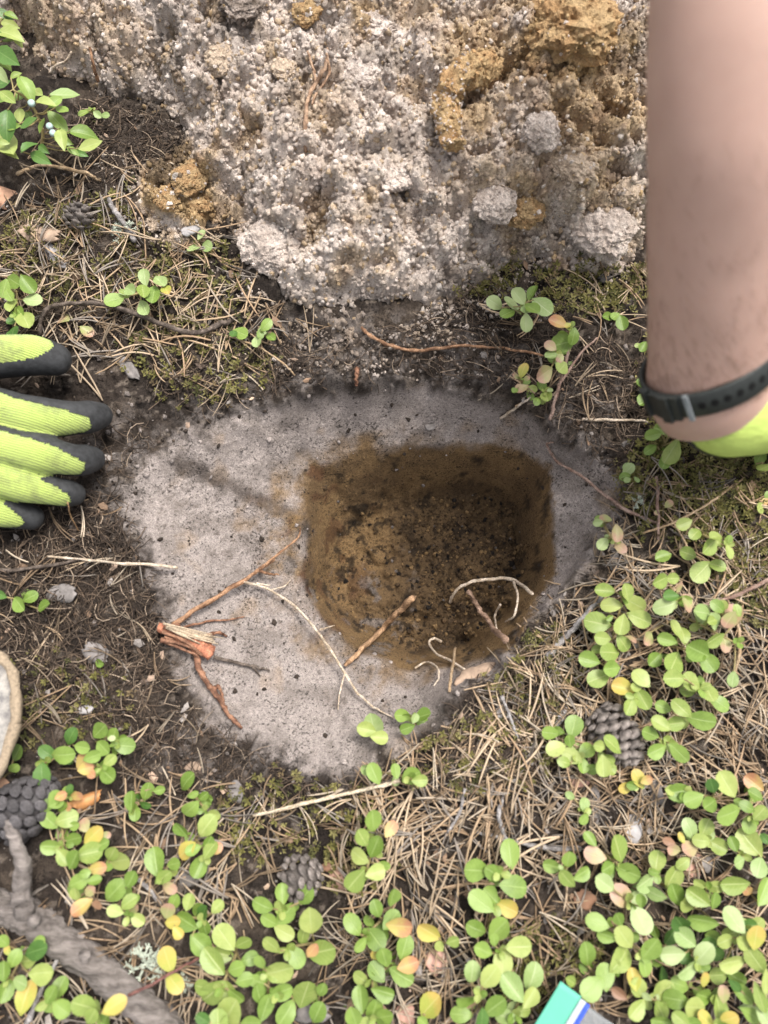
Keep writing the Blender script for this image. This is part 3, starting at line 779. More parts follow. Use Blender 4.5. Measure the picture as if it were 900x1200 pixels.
# ------------------------------------------------------------------ roots, twigs and sticks
def strand_mesh(name, segs, col_fn, origin, rough=.22, sides=8, lifts=.002, seed=0):
    acc = Acc()
    for s_i, (pts, r0, r1) in enumerate(segs):
        P = np.array([lift(q[0], q[1], q[2] if len(q) > 2 else lifts) for q in pts])
        n = max(10, len(pts) * 7)
        C_ = catmull(P, n)
        # small wobble so that nothing is perfectly straight
        sc = pxm(*pts[0][:2])
        C_ += np.stack([vnoise(np.arange(n) * .35 + seed, np.full(n, s_i + .3 + k), 60 + k + seed) - .5 for k in range(3)], -1) * min(r0, 3) * sc * .7
        R = np.linspace(r0, r1, n) * sc * (.78 if max(r0, r1) > 1.6 else 1)
        V, Fc = tube(C_, R, sides, rough=rough, seed=seed + s_i)
        cc = np.array([col_fn(v, s_i) for v in V]) * rng.uniform(.75, 1.2, (len(V), 1))
        V = V + rng.normal(size=V.shape) * .10 * max(r0, r1) * sc
        acc.add(V, Fc, cc)
    return acc.mesh(name, origin=origin)

def col2(a, b, f=260):
    a, b = np.array(a), np.array(b)
    def fn(v, i):
        t = min(1, max(0, .5 + 1.6 * mnoise.fractal(Vector(v) * f, 1, 2, 3)))
        return a * (1 - t) + b * t
    return fn
M_ROOT = vcol_mat('root_bark', rough=.8, var=.45, scale=900, bump=.6)
ORANGE = col2((.13, .065, .035), (.33, .19, .11)); PALE = col2((.36, .28, .20), (.54, .45, .36)); TANC = col2((.28, .19, .11), (.42, .31, .20))
DARKT = col2((.06, .045, .035), (.14, .11, .09)); GREYT = col2((.16, .145, .14), (.30, .28, .27)); REDB = col2((.11, .05, .03), (.27, .14, .085)); PINKT = col2((.17, .105, .08), (.30, .21, .17))
STRANDS = [
 ('root', 'orange brown root forking over the grey sand slope', 'root', ORANGE, [([(203, 733, .006), (240, 707, .010), (285, 681, .012), (308, 664, .012), (322, 655, .012)], 4.0, 2.8), ([(305, 667, .012), (330, 646, .014), (349, 630, .012), (352, 618, .012)], 2.2, 1.0), ([(300, 668, .012), (318, 673, .010), (327, 673, .008)], 2.6, .9)]),
 ('root', 'long pale thin root trailing down to the lower rim', 'root', PALE, [([(285, 682, .013), (313, 690, .010), (340, 706, .012), (362, 728, .016), (384, 756, .016), (402, 785, .014), (420, 815, .010)], 1.9, 1.8), ([(418, 812, .010), (440, 830, .006), (462, 842, .003)], 1.8, .8), ([(375, 738, .016), (392, 733, .017)], 1.3, .6), ([(317, 692, .010), (333, 687, .008), (340, 680, .006)], 1.2, .5), ([(404, 790, .013), (398, 812, .006), (396, 832, .003)], 1.2, .5), ([(300, 684, .012), (317, 686, .012)], 1.6, .8)]),
 ('root', 'red brown peeling root hanging below the cut stub', 'root', REDB, [([(227, 762, .009), (236, 790, .008), (252, 812, .007), (268, 836, .005), (283, 853, .003)], 5.0, 2.6), ([(250, 806, .008), (258, 806, .008), (262, 822, .006)], 3.4, 1.5)]),
 ('root', 'dark thin root right of the cut stub', 'root', DARKT, [([(250, 770, .006), (280, 777, .005), (300, 782, .004), (316, 786, .003)], 3.0, 1.2), ([(296, 782, .004), (305, 792, .002)], 1.5, .7)]),
 ('root', 'reddish thin rootlets above the cut stub', 'root', REDB, [([(215, 735, .004), (245, 728, .003), (270, 726, .003), (287, 723, .003)], 2.0, .8), ([(240, 746, .006), (255, 741, .005), (265, 745, .003)], 3.4, 1.4)]),
 ('stick', 'splintered orange stick leaning into the brown pit', 'stick', col2((.22, .13, .07), (.40, .25, .145)), [([(404, 781, .008), (425, 760, .016), (447, 738, .030), (466, 718, .045), (484, 700, .060)], 3.2, 5.2), ([(470, 716, .048), (488, 699, .062)], 3.0, 1.2)]),
 ('root', 'pale arching root along the right side of the pit', 'root', PALE, [([(527, 707, .040), (534, 693, .046), (550, 683, .050), (575, 679, .050), (598, 679, .048), (612, 686, .040), (624, 696, .03)], 2.0, 2.4), ([(602, 681, .048), (607, 700, .042), (602, 722, .036), (592, 729, .03)], 1.4, .8)]),
 ('root', 'brown root slanting up from the pit corner', 'root', col2((.17, .105, .07), (.30, .20, .145)), [([(549, 692, .050), (560, 712, .046), (575, 732, .040), (592, 750, .03)], 2.6, 4.2)]),
 ('root', 'small pale curl of root beside the brown root', 'root', PALE, [([(586, 708, .03), (580, 722, .03), (582, 736, .03)], 1.4, 1.0)]),
 ('root', 'curly white root at the lower pit edge', 'root', PALE, [([(517, 752, .02), (508, 748, .03), (503, 754, .03), (512, 766, .03), (526, 773, .02), (545, 785, .015)], 1.5, 1.3)]),
 ('root', 'thin hooked root on the lower pit slope', 'root', PALE, [([(486, 783, .01), (500, 776, .014), (512, 782, .014), (514, 795, .01), (508, 804, .006)], 1.3, .8)]),
 ('pine_needle', 'upright tan needle standing at the lower pit edge', 'needle', TANC, [([(533, 759, .03), (530, 785, .02), (526, 811, .005)], 1.9, 1.9)]),
 ('root', 'long orange root along the foot of the heap', 'root', ORANGE, [([(424, 384, .004), (438, 396, .006), (456, 404, .006), (480, 411, .006), (510, 409, .006), (545, 405, .006), (585, 408, .003)], 2.6, 2.4), ([(585, 408, .003), (615, 412, .003), (645, 419, .003)], 2.0, 1.6)]),
 ('twig', 'dark arching twig above the glove thumb', 'twig', DARKT, [([(46, 392, .004), (48, 375, .010), (60, 360, .014), (95, 355, .014), (135, 360, .014), (175, 373, .014), (215, 388, .012), (240, 388, .010), (258, 380, .008), (270, 376, .006)], 3.0, 4.0)]),
 ('twig', 'thin brown twig running down to the upper rim', 'twig', TANC, [([(240, 388, .006), (275, 396, .006), (305, 408, .006), (330, 424, .005), (345, 440, .003)], 1.7, 1.2)]),
 ('twig', 'long straw coloured twig below the grey slope', 'twig', col2((.42, .33, .23), (.58, .49, .37)), [([(296, 956, .006), (340, 946, .010), (390, 934, .012), (450, 920, .012), (468, 914, .010)], 2.2, 3.2)]),
 ('twig', 'pale horizontal stick across the dark humus', 'twig', PALE, [([(55, 652, .006), (95, 655, .008), (140, 660, .008), (180, 662, .008), (208, 666, .008)], 1.6, 2.4)]),
 ('twig', 'dark stick below the glove ending at the pale stick', 'twig', DARKT, [([(-15, 669, .004), (30, 667, .006), (70, 661, .006), (92, 656, .006)], 3.0, 2.2)]),
 ('stem', 'reddish woody runner right of the pit corner', 'stem', PINKT, [([(640, 520, .006), (652, 540, .006), (678, 556, .008), (705, 577, .008), (735, 598, .008), (768, 613, .005)], 1.8, 2.6), ([(640, 520, .006), (648, 518, .004)], 1.2, .8)]),
 ('stem', 'pale pinkish stem rising from the dark rim', 'stem', PINKT, [([(644, 492, .004), (652, 465, .010), (660, 435, .016), (668, 400, .020)], 2.8, 1.8), ([(654, 452, .012), (680, 415, .010), (700, 396, .006)], 1.6, 1.2)]),
 ('straw', 'short pale straw on the upper right rim', 'straw', PALE, [([(587, 491, .003), (605, 478, .004), (622, 465, .004)], 2.2, 1.2)]),
 ('straw', 'straight pale straw below the watch strap', 'straw', PALE, [([(682, 491, .004), (710, 492, .006), (742, 492, .006), (762, 495, .003)], 2.4, 1.6)]),
 ('stick', 'grey stick in the needles right of the pit', 'stick', GREYT, [([(642, 769, .005), (660, 750, .006), (680, 728, .007), (700, 706, .007), (712, 690, .006)], 4.6, 3.4)]),
 ('stick', 'grey weathered twig lying below the pine cone', 'stick', GREYT, [([(560, 975, .004), (590, 983, .007), (620, 990, .007), (650, 994, .006), (680, 994, .004)], 2.4, 4.2), ([(592, 982, .007), (584, 955, .006), (592, 930, .004), (610, 905, .003)], 3.6, 2.8)]),
 ('stick', 'grey twig standing among needles, left of the grey weathered twig', 'stick', GREYT, [([(525, 975, .004), (538, 952, .005), (545, 925, .005)], 2.2, 2.6)]),
 ('root', 'forked brown root on the sand heap', 'root', col2((.20, .12, .075), (.36, .24, .16)), [([(384, 57, .006), (381, 78, .008), (370, 98, .008), (361, 118, .007), (358, 145, .005), (359, 178, .002)], 2.2, 3.6), ([(360, 60, .005), (367, 80, .006), (370, 96, .007)], 1.8, 2.4), ([(382, 62, .006), (386, 85, .007), (372, 108, .006), (366, 122, .005)], 2.2, 1.6)]),
 ('root', 'short orange root on the sand heap above the dark hollow', 'root', ORANGE, [([(105, 55, .006), (109, 75, .008), (115, 95, .005)], 1.8, 2.8)]),
 ('root', 'grey white root curling near the bilberry leaves', 'root', PALE, [([(58, 86, .004), (66, 77, .006), (78, 71, .006), (84, 60, .004)], 1.6, 1.3)]),
 ('root', 'small red root hanging from the upper rim', 'root', REDB, [([(419, 430, .004), (418, 440, .006), (417, 452, .004)], 3.4, 2.2)]),
 ('twig', 'tan bent twig under the bilberry leaves', 'twig', TANC, [([(20, 205, .005), (45, 194, .009), (75, 197, .009), (100, 203, .008), (118, 212, .004)], 2.4, 2.6), ([(40, 176, .006), (60, 186, .008), (85, 200, .006)], 1.3, 1.3)]),
 ('stick', 'grey lichen covered stick beside the small open pine cone', 'stick', GREYT, [([(126, 232, .006), (135, 248, .007), (148, 266, .007), (158, 284, .004)], 3.2, 4.6)]),
 ('twig', 'brown straight needle twig in the litter near the watch', 'twig', TANC, [([(752, 625, .004), (790, 612, .008), (830, 590, .010), (872, 560, .006)], 1.5, 1.8)]),
 ('twig', 'grey red stem across the leaves at right edge', 'twig', PINKT, [([(822, 710, .010), (850, 702, .012), (880, 690, .012), (905, 676, .010)], 2.4, 3.2)]),
 ('twig', 'pale tan bent twig at right of the leafy sprigs', 'twig', TANC, [([(858, 800, .005), (866, 770, .008), (866, 740, .009), (858, 712, .006)], 2.4, 2.4)]),
 ('twig', 'dry pinkish runner crossing the leaves by the watch', 'twig', PINKT, [([(770, 558, .008), (771, 590, .010), (772, 632, .008)], 2.4, 2.0)]),
 ('twig', 'dark thin stick under the branch in the lower corner', 'twig', GREYT, [([(28, 1205, .006), (45, 1168, .009), (66, 1125, .009)], 4.2, 3.0)]),
 ('stem', 'wine red runner with two yellow leaves by the lichen', 'stem', col2((.10, .04, .035), (.18, .085, .07)), [([(150, 1167, .036), (180, 1152, .036), (210, 1135, .030), (235, 1122, .016)], 2.2, 1.8)]),
 ('twig', 'grey dead twig left of the round leafed sprigs', 'twig', GREYT, [([(163, 1030, .005), (178, 1045, .007), (188, 1060, .005)], 3.4, 3.0)]),
 ('twig', 'grey twig with a pointed end near the lower pit root mat', 'twig', GREYT, [([(588, 815, .006), (598, 840, .007), (607, 868, .004)], 2.6, 1.8)]),
 ('stem', 'dry stem with a pink bud over the glove finger', 'stem', col2((.22, .13, .07), (.32, .2, .1)), [([(60, 571, .036), (75, 580, .036), (80, 592, .030), (82, 603, .022), (92, 622, .006)], .9, .8), ([(62, 574, .037), (59, 577, .037), (57, 578, .037)], 2.4, 1.8), ([(62, 569, .037), (65, 565, .037)], 2.2, 1.6)]),
]
for i, (nm, lab, cat, cf, segs) in enumerate(STRANDS):
    org = surf(*segs[0][0][0][:2])
    obj(nm, strand_mesh(nm, segs, cf, org, seed=i), M_ROOT, loc=Vector(org), label=lab, cat=cat)

# cut root stub with split pale wood
org = surf(215, 750)
stub = obj('cut_root_stub', None, loc=Vector(org), label='thick cut root stub with red bark and split pale wood', cat='root')
P = np.array([lift(*q) for q in ((186, 735, .006), (205, 742, .009), (225, 753, .011), (248, 766, .011))]); sc = pxm(215, 750)
V, Fc = tube(catmull(P, 26), np.interp(np.linspace(0, 1, 26), [0, .4, .8, 1], [5.5, 7, 8.5, 8]) * sc, 18, rough=.3, seed=3)
REDO = col2((.22, .085, .05), (.46, .19, .11))
acc = Acc().add(V, Fc, np.array([REDO(v, 0) for v in V]))
obj('bark', acc.mesh('bark', origin=org), M_ROOT, stub)
for k in range(24):
    a0 = random.uniform(0, .5); off = random.uniform(-7, 6)
    p0 = lift(190 + a0 * 60, 732 + a0 * 24 + off * .4, .014 + random.uniform(0, .003)); p1 = p0 * .0 + lift(222 + a0 * 30 + random.uniform(0, 26), 746 + a0 * 14 + off * .8 + random.uniform(-2, 4), .017 + random.uniform(-.003, .002))
    V, Fc = tube(catmull([p0, (p0 + p1) / 2 + [0, 0, .002], p1], 8), np.linspace(1.2, .5, 8) * sc, 5, rough=.5, seed=k)
    acc = Acc().add(V, Fc, np.array((.48, .38, .27)) * random.uniform(.6, 1.05))
    obj('wood_splinter', acc.mesh('wood_splinter', origin=org), M_ROOT, stub)

for k in range(9):                       # peeling strips of bark
    q = [(random.uniform(188, 225), random.uniform(730, 752)), (random.uniform(225, 250), random.uniform(748, 770))]
    a_, b_ = lift(*q[0], .010 + random.uniform(0, .004)), lift(*q[1], .012 + random.uniform(0, .005))
    V, Fc = tube(catmull([a_, (a_ + b_) / 2 + rng.normal(size=3) * .0015, b_], 10), np.linspace(2.6, 1.2, 10) * sc, 6, rough=.5, seed=k + 40, squash=.35)
    obj('bark_strip', Acc().add(V, Fc, np.array([REDB(v, 0) for v in V])).mesh('bark_strip', origin=org), M_ROOT, stub)

# ------------------------------------------------------------------ thick branch in the corner
M_BRANCH = plain_mat('branch_bark', (.20, .175, .16), rough=.9, var=.6, scale=170, bump=1.0, bdist=.004, dark=(.075, .063, .056), stretch=(.22, 1, 1), rot=math.radians(38))
def bark_tube(pts, radii, n, sides, seed):
    P = catmull(pts, n); R = np.interp(np.linspace(0, 1, n), np.linspace(0, 1, len(radii)), radii)
    V, Fc = tube(P, R, sides, rough=.16, seed=seed)
    ax = np.repeat(P, sides, 0); k_ = np.tile(np.arange(sides), n); l_ = np.repeat(np.arange(n), sides)
    rid = 1 + .10 * (vnoise(k_ * .9 + .03 * l_, l_ * .11, seed + 3) - .5) - .10 * (vnoise(k_ * .7 + .05 * l_, l_ * .16, seed + 9) > .72)
    V[:len(ax)] = ax + (V[:len(ax)] - ax) * rid[:, None]
    V = V + np.array([(mnoise.noise_vector(Vector(v) * 90) * .0014 + mnoise.noise_vector(Vector(v) * 260) * .0011)[:] for v in V])
    return V, Fc
bz = .009
bp_ = [at(-70, 1030, bz), at(0, 1062, bz + .001), at(45, 1082, bz + .002), at(110, 1130, bz + .003), at(180, 1190, bz + .004), at(240, 1255, bz + .004)]
org = bp_[2]
br = obj('fallen_branch', None, loc=Vector(org), label='thick grey fallen branch lying across the lower left corner', cat='branch')
V, Fc = bark_tube(bp_, [.0092, .0100, .0105, .0098, .0096, .0095], 90, 36, 5)
acc = Acc().add(V, Fc); obj('trunk', acc.mesh('trunk', origin=org), M_BRANCH, br)
V, Fc = bark_tube([at(28, 1072, .022), at(26, 1040, .030), at(26, 1010, .034), at(16, 980, .034), at(8, 962, .034)], [.0060, .0052, .0046, .0042, .0034], 36, 16, 8)
acc = Acc().add(V, Fc); obj('side_branch', acc.mesh('side_branch', origin=org), M_BRANCH, br)
for k, (a, b, r) in enumerate(((22, 1052, .0055), (40, 1078, .004), (100, 1120, .0035))):
    V = ICO2[0] * r * (1 + .3 * rng.uniform(-1, 1, (len(ICO2[0]), 1))) + at(a, b, .030)
    acc = Acc().add(V, ICO2[1]); obj('knot', acc.mesh('knot', origin=org), M_BRANCH, br)

# ------------------------------------------------------------------ pine cones
def scale_mesh(name, point):
    """one cone scale: a stalk-backed shield with a raised boss, ~50 triangles"""
    n = 8; a = np.linspace(0, 2 * np.pi, n, endpoint=False)
    ox, oy = np.cos(a) * .5 * (1 + .12 * np.cos(2 * a)), np.sin(a) * .5
    r0 = np.stack([ox, oy * .85, 0 * a], -1); r1 = np.stack([ox * .92, oy * .8, 0 * a + .12], -1); r2 = np.stack([ox * .5, oy * .45, 0 * a + .24 + .05 * np.sin(a)], -1)
    V = np.vstack([r0, r1, r2, [[0, point * .1, .33]], [[0, 0, -.55]]])
    Fc = []
    for q in range(2):
        for j in range(n):
            j2 = (j + 1) % n; Fc += [[q * n + j, q * n + j2, (q + 1) * n + j2], [q * n + j, (q + 1) * n + j2, (q + 1) * n + j]]
    for j in range(n):
        j2 = (j + 1) % n; Fc += [[2 * n + j, 2 * n + j2, 3 * n], [j2, j, 3 * n + 1]]
    return V, Fc
def cone(px, py, L, Wd, ang, tilt, mat, label, nsc, ssize, open_=0.0, zoff=.012):
    s = surf(px, py); root = obj('pine_cone', None, loc=Vector(at(px, py, s[2] + zoff)), label=label, cat='pine cone', group='pine cones')
    root.rotation_euler = (0, tilt, ang)
    t = np.linspace(-1, 1, 20)
    prof = np.sqrt(np.maximum(0, 1 - t * t)) * (1 - .25 * t)
    V, Fc = tube(np.stack([t * L * .46, 0 * t, 0 * t], -1), np.maximum(prof * Wd * (.36 - .12 * open_), .0008), 14)
    obj('core', mesh_from('core', V, Fc), mat, root)
    sv, sf = scale_mesh('s', 1); me = mesh_from('scale', sv, sf, smooth=True); me.materials.append(mat)
    for k in range(nsc):
        u = -0.93 + 1.86 * (k + .5) / nsc; phi = k * 2.39996
        r = math.sqrt(max(0, 1 - u * u)) * (1 - .25 * u) * Wd * .5
        nrm = Vector((u * .55 + .25 + open_ * random.uniform(.3, .9), math.cos(phi), math.sin(phi))).normalized()
        o = obj('scale', me, None, root)
        X = Vector((1, 0, 0)); side = nrm.cross(X).normalized(); yy = side.cross(nrm)
        M = Matrix((side, -yy, nrm)).transposed().to_4x4()
        sz = ssize * (1 - .35 * abs(u)) * random.uniform(.85, 1.15)
        M.translation = Vector((u * L * .48, math.cos(phi) * r, math.sin(phi) * r))
        o.matrix_local = M @ Matrix.Rotation(random.uniform(-.25, .25), 4, 'Z') @ Matrix.Diagonal((sz * random.uniform(.9, 1.1), sz * (.95 - .5 * open_), sz * (.8 + .7 * open_), 1))
M_CONE_D = plain_mat('dark_cone', (.085, .078, .080), rough=.6, var=.5, scale=2.2, bump=.4, bdist=.05, objvar=.3)
M_CONE_G = plain_mat('grey_cone', (.20, .172, .155), rough=.8, var=.65, scale=2.2, bump=.4, bdist=.05, objvar=.35)
cone(30, 945, .052, .034, math.radians(35), 0, M_CONE_D, 'large closed dark grey pine cone near the left edge', 62, .0112, zoff=.012)
cone(92, 253, .021, .019, math.radians(80), -.4, M_CONE_G, 'small open pine cone lying below the bilberry leaves', 30, .0072, .9, zoff=.006)
cone(354, 1028, .030, .026, math.radians(20), .2, M_CONE_G, 'small pine cone just above the bottom centre rosette', 46, .0085, .3, zoff=.008)
cone(722, 862, .046, .027, math.radians(-55), 0, M_CONE_G, 'weathered open pine cone between leafy sprigs right of the pit', 64, .0105, .8, zoff=.010)

# ------------------------------------------------------------------ bark chips and dead leaves
def chip(px, py, lpx, wpx, ang, mat, label, name='bark_chip', cat='bark', thick=.002, h=.004, bend=.25, seed=0, rag=.18, tilt=(0, 0)):
    s = surf(px, py); k = depth_of(s) / F; L, Wd = lpx * k, wpx * k
    nx_, ny_ = 12, 6
    u, v = np.meshgrid(np.linspace(-1, 1, nx_), np.linspace(-1, 1, ny_))
    ex = 1 + rag * (vnoise(v * 2.2 + seed * 3.3, u * 0 + np.sign(u), seed) - .5) * 2
    ey = np.sqrt(np.maximum(.12, 1 - .75 * np.abs(u) ** 2.6)) * (1 + rag * (vnoise(u * 3.1 + seed, np.sign(v) * 2.0, seed + 9) - .5) * 2)
    X, Y = u * ex * L / 2, v * ey * Wd / 2
    Z = -bend * Y * Y / Wd * 2 + (vnoise(u * 2 + seed, v * 2, seed + 4) - .5) * L * .08
    top = np.stack([X, Y, Z], -1).reshape(-1, 3); bot = top - [0, 0, thick]
    n = nx_ * ny_; ii = np.arange(n).reshape(ny_, nx_)
    q = np.stack([ii[:-1, :-1], ii[:-1, 1:], ii[1:, 1:], ii[1:, :-1]], -1).reshape(-1, 4)
    ring = list(ii[0, :]) + list(ii[1:, -1]) + list(ii[-1, -2::-1]) + list(ii[-2:0:-1, 0])
    wall = [[ring[(j + 1) % len(ring)], ring[j], ring[j] + n, ring[(j + 1) % len(ring)] + n] for j in range(len(ring))]
    o = obj(name, mesh_from(name, np.vstack([top, bot]), np.vstack([q, q[:, ::-1] + n, wall])), mat, loc=Vector(at(px, py, s[2] + h)), label=label, cat=cat)
    o.rotation_euler = (tilt[0], tilt[1], ang)
    return o
M_BK_O = plain_mat('bark_orange', (.50, .29, .19), rough=.75, var=.3, scale=120)
M_BK_T = plain_mat('bark_tan', (.36, .26, .19), rough=.8, var=.35, scale=150)
M_BK_G = plain_mat('bark_grey', (.20, .18, .17), rough=.85, var=.45, scale=160, bump=.7)
M_BK_L = plain_mat('bark_pale', (.34, .32, .315), rough=.8, var=.3, scale=160)
M_BK_B = plain_mat('dead_leaf', (.22, .12, .075), rough=.6, var=.4, scale=120)
M_BK_P = plain_mat('dead_leaf_pink', (.46, .27, .21), rough=.6, var=.3, scale=120)
R_ = math.radians
CHIPS = [
 (6, 230, 52, 24, -.25, M_BK_O, 'peach coloured flat bark chip at the left edge', {}),
 (45, 272, 52, 22, -.25, M_BK_T, 'tan bark flake below the peach bark chip', {}),
 (62, 297, 44, 16, -.7, M_BK_L, 'grey bark sliver under the tan bark flake', {}),
 (146, 427, 52, 15, R_(-48), M_BK_G, 'dark grey bark sliver right of the glove thumb', {}),
 (72, 696, 34, 20, .1, M_BK_G, 'grey brown bark flake on the humus near two green leaves', {}),
 (113, 765, 30, 20, -.5, M_BK_G, 'dark bark flake above the single green leaf', {}),
 (98, 831, 22, 10, .1, M_BK_L, 'light grey bark bit in the humus', {}),
 (745, 968, 18, 44, -.35, M_BK_L, 'light grey bark strip in the needles below the cone', {}),
 (698, 948, 12, 52, -.1, M_BK_G, 'dark grey bark strip left of the light grey strip', {}),
 (768, 925, 14, 40, .3, M_BK_G, 'brown grey bark strip beside the orange edged sprig', {}),
 (655, 838, 12, 34, -.5, M_BK_L, 'grey wood splinter above the pine cone', {}),
 (845, 690, 18, 60, -.15, M_BK_G, 'grey wood piece behind the right leafy sprigs', {}),
 (720, 655, 11, 30, -.05, M_BK_G, 'small grey wood piece under the pale pink sprig', {}),
 (815, 1018, 26, 34, .5, M_BK_P, 'peach dry leaf among the bottom right sprigs', {}),
 (832, 1012, 20, 18, .5, M_BK_G, 'dark bark bit beside the peach dry leaf', {}),
 (680, 915, 22, 20, .3, M_BK_P, 'pink brown dead leaf left of the grey strips', {}),
 (686, 1055, 22, 24, .9, M_BK_B, 'red brown dead leaf below the pale centred rosette', {}),
 (512, 1128, 24, 30, .2, M_BK_P, 'brown oval dead leaf below the yellow leaf', {}),
 (475, 1190, 22, 26, .2, M_BK_P, 'brown dead leaf at the bottom centre edge', {}),
 (395, 1032, 18, 28, .2, M_BK_P, 'pink grey dead leaf beside the small lower cone', {}),
 (382, 1016, 12, 10, .2, M_BK_B, 'dark red dead leaf bit above the pink grey leaf', {}),
 (100, 936, 34, 16, .35, plain_mat('dead_leaf_orange', (.52, .25, .10), rough=.5, var=.35, scale=120), 'curled orange dead leaf by the closed dark cone', dict(bend=1.2)),
 (225, 900, 20, 14, .3, M_BK_T, 'tan dead leaf bit at the lower slope edge', {}),
 (275, 928, 16, 24, .4, M_BK_G, 'dark bark flake below the grey slope', {}),
 (365, 1190, 40, 22, .2, M_BK_G, 'grey bark flake at the bottom edge', {}),
 (220, 1030, 26, 18, .3, M_BK_G, 'dark grey flake between two leafy sprigs', {}),
 (713, 323, 28, 12, .6, plain_mat('char', (.05, .045, .042), rough=.8), 'charred dark wood bit at the foot of the heap', {}),
 (222, 268, 22, 14, .3, M_BK_L, 'whitish sand covered chip on the rusty clod', {}),
 (590, 838, 14, 26, .5, M_BK_L, 'pale bark bit on the matted lower rim', {}),
 (558, 793, 52, 22, .45, M_BK_T, 'torn tan root bark on the lower pit corner', dict(bend=.8)),
 (505, 415 + 85, 12, 8, .2, M_BK_G, 'tiny dark flake on the upper pit rim', {}),
]
for i, (a, b, l, w, an, m_, lab, kw) in enumerate(CHIPS):
    leafy = 'leaf' in lab.split('leafy')[0] and 'dead' in lab or 'dry leaf' in lab
    chip(a, b, l, w, an, m_, lab, name='dead_leaf' if leafy else 'bark_chip', cat='dead leaf' if leafy else 'bark', seed=i, thick=.0006 if leafy else .0018, tilt=(random.uniform(-.3, .3), random.uniform(-.3, .3)), **kw)

# rounded grey slab with a tan rim at the left edge
s = at(-22, 845, .035)
slab = obj('tan_rimmed_slab', None, loc=Vector(s), label='rounded grey slab with rough tan rim cut by the left edge', cat='slab')
a = np.linspace(0, 2 * np.pi, 48, endpoint=False)
ang_r = 1 + .05 * vnoise(np.cos(a) * 3 + 9, np.sin(a) * 3, 3)
rx_, ry_ = .0215, .041
ringp = np.stack([np.cos(a) * rx_ * ang_r, np.sin(a) * ry_ * ang_r, 0 * a], -1)
V, Fc = tube(np.vstack([ringp, ringp[:1]]), .0036, 10, caps=False, rough=.35, seed=5)
obj('rim', mesh_from('rim', V, Fc), plain_mat('slab_rim', (.32, .25, .175), rough=.95, var=.35, scale=500, bump=1, bdist=.001), slab)
V = np.vstack([[[0, 0, .004]], ringp * .55 + [0, 0, .0035], ringp * .97 + [0, 0, .001], ringp * .9 - [0, 0, .008]])
Fc = [[0, 1 + j, 1 + (j + 1) % 48] for j in range(48)]
for q in range(2):
    for j in range(48):
        b0, b1 = 1 + q * 48 + j, 1 + q * 48 + (j + 1) % 48; Fc += [[b0, b0 + 48, b1 + 48], [b0, b1 + 48, b1]]
obj('face', mesh_from('face', V, Fc), plain_mat('slab_face', (.30, .28, .25), rough=.9, var=.5, scale=140, dark=(.09, .085, .09)), slab)
slab.rotation_euler = (0, 0, -.05)

# ------------------------------------------------------------------ lichen tufts
M_LICHEN = plain_mat('lichen', (.46, .50, .41), rough=.9, var=.25, scale=300)
def lichen(px, py, rpx, label):
    s = surf(px, py); r = rpx * depth_of(s) / F; acc = Acc()
    def grow(p, d, l, rad, lvl):
        q = p + d * l
        V, Fc = tube(np.array([p, (p + q) / 2 + rng.normal(size=3) * l * .08, q]), [rad, rad * .85, rad * .7], 5); acc.add(V, Fc)
        if lvl:
            for _ in range(3 if lvl > 1 else 2):
                e = d + rng.normal(size=3) * .65; e[2] = max(e[2], -.1); grow(q, e / np.linalg.norm(e), l * .66, rad * .72, lvl - 1)
    for _ in range(9):
        a = random.uniform(0, 6.28); d = np.array([math.cos(a), math.sin(a), random.uniform(.3, 1.2)]); d /= np.linalg.norm(d)
        grow(np.array([math.cos(a), math.sin(a), 0]) * r * .12, d, r * .42, r * .075, 3)
    obj('lichen', acc.mesh('lichen'), M_LICHEN, loc=Vector(at(px, py, s[2] + .002)), label=label, cat='lichen')
lichen(170, 1130, 26, 'pale grey green lichen tuft against the fallen branch')
lichen(148, 276, 17, 'pale lichen tuft on the stick by the small open cone')
lichen(215, 1150, 12, 'small lichen tuft behind the two yellow leaves')
lichen(745, 588, 9, 'whitish dry tuft on the reddish runner')

# ------------------------------------------------------------------ leaves
def leaf_geo(kind, seed):
    """unit-length blade from (0,0,0) along +X, uv = (along, across); 6 x 4 quads"""
    nu, nv = 8, 5
    u = .5 - .5 * np.cos(np.pi * np.linspace(0, 1, nu)); v = np.linspace(-1, 1, nv)
    if kind == 'round':      # obovate
        pk = .56 + .03 * (seed % 3); w = .36 * np.where(u > pk, np.sqrt(np.maximum(0, 1 - ((u - pk) / (1 - pk)) ** 2.1)), np.sin(.5 * np.pi * u / pk) ** .85)
    else:                     # pointed elliptic
        w = .235 * np.sin(np.pi * u ** .92) ** .9
    w = np.maximum(w, .012)
    U, Vv = np.meshgrid(u, v, indexing='ij')
    Wd = np.broadcast_to(w[:, None], U.shape)
    r = random.Random(seed)
    cup, arch, tw = r.uniform(.0, .6), r.uniform(-.45, .15), r.uniform(-.3, .3)
    Y = Vv * Wd
    Z = cup * np.abs(Y) ** 1.25 * 1.2 + arch * (U - .3) ** 2 + tw * Y * U + .012 * np.sin(U * 9 + seed) * np.abs(Vv)
    V = np.stack([U, Y, Z], -1).reshape(-1, 3)
    ii = np.arange(nu * nv).reshape(nu, nv)
    q = np.stack([ii[:-1, :-1], ii[1:, :-1], ii[1:, 1:], ii[:-1, 1:]], -1).reshape(-1, 4)
    return V, q, np.stack([U.ravel(), Vv.ravel()], -1)
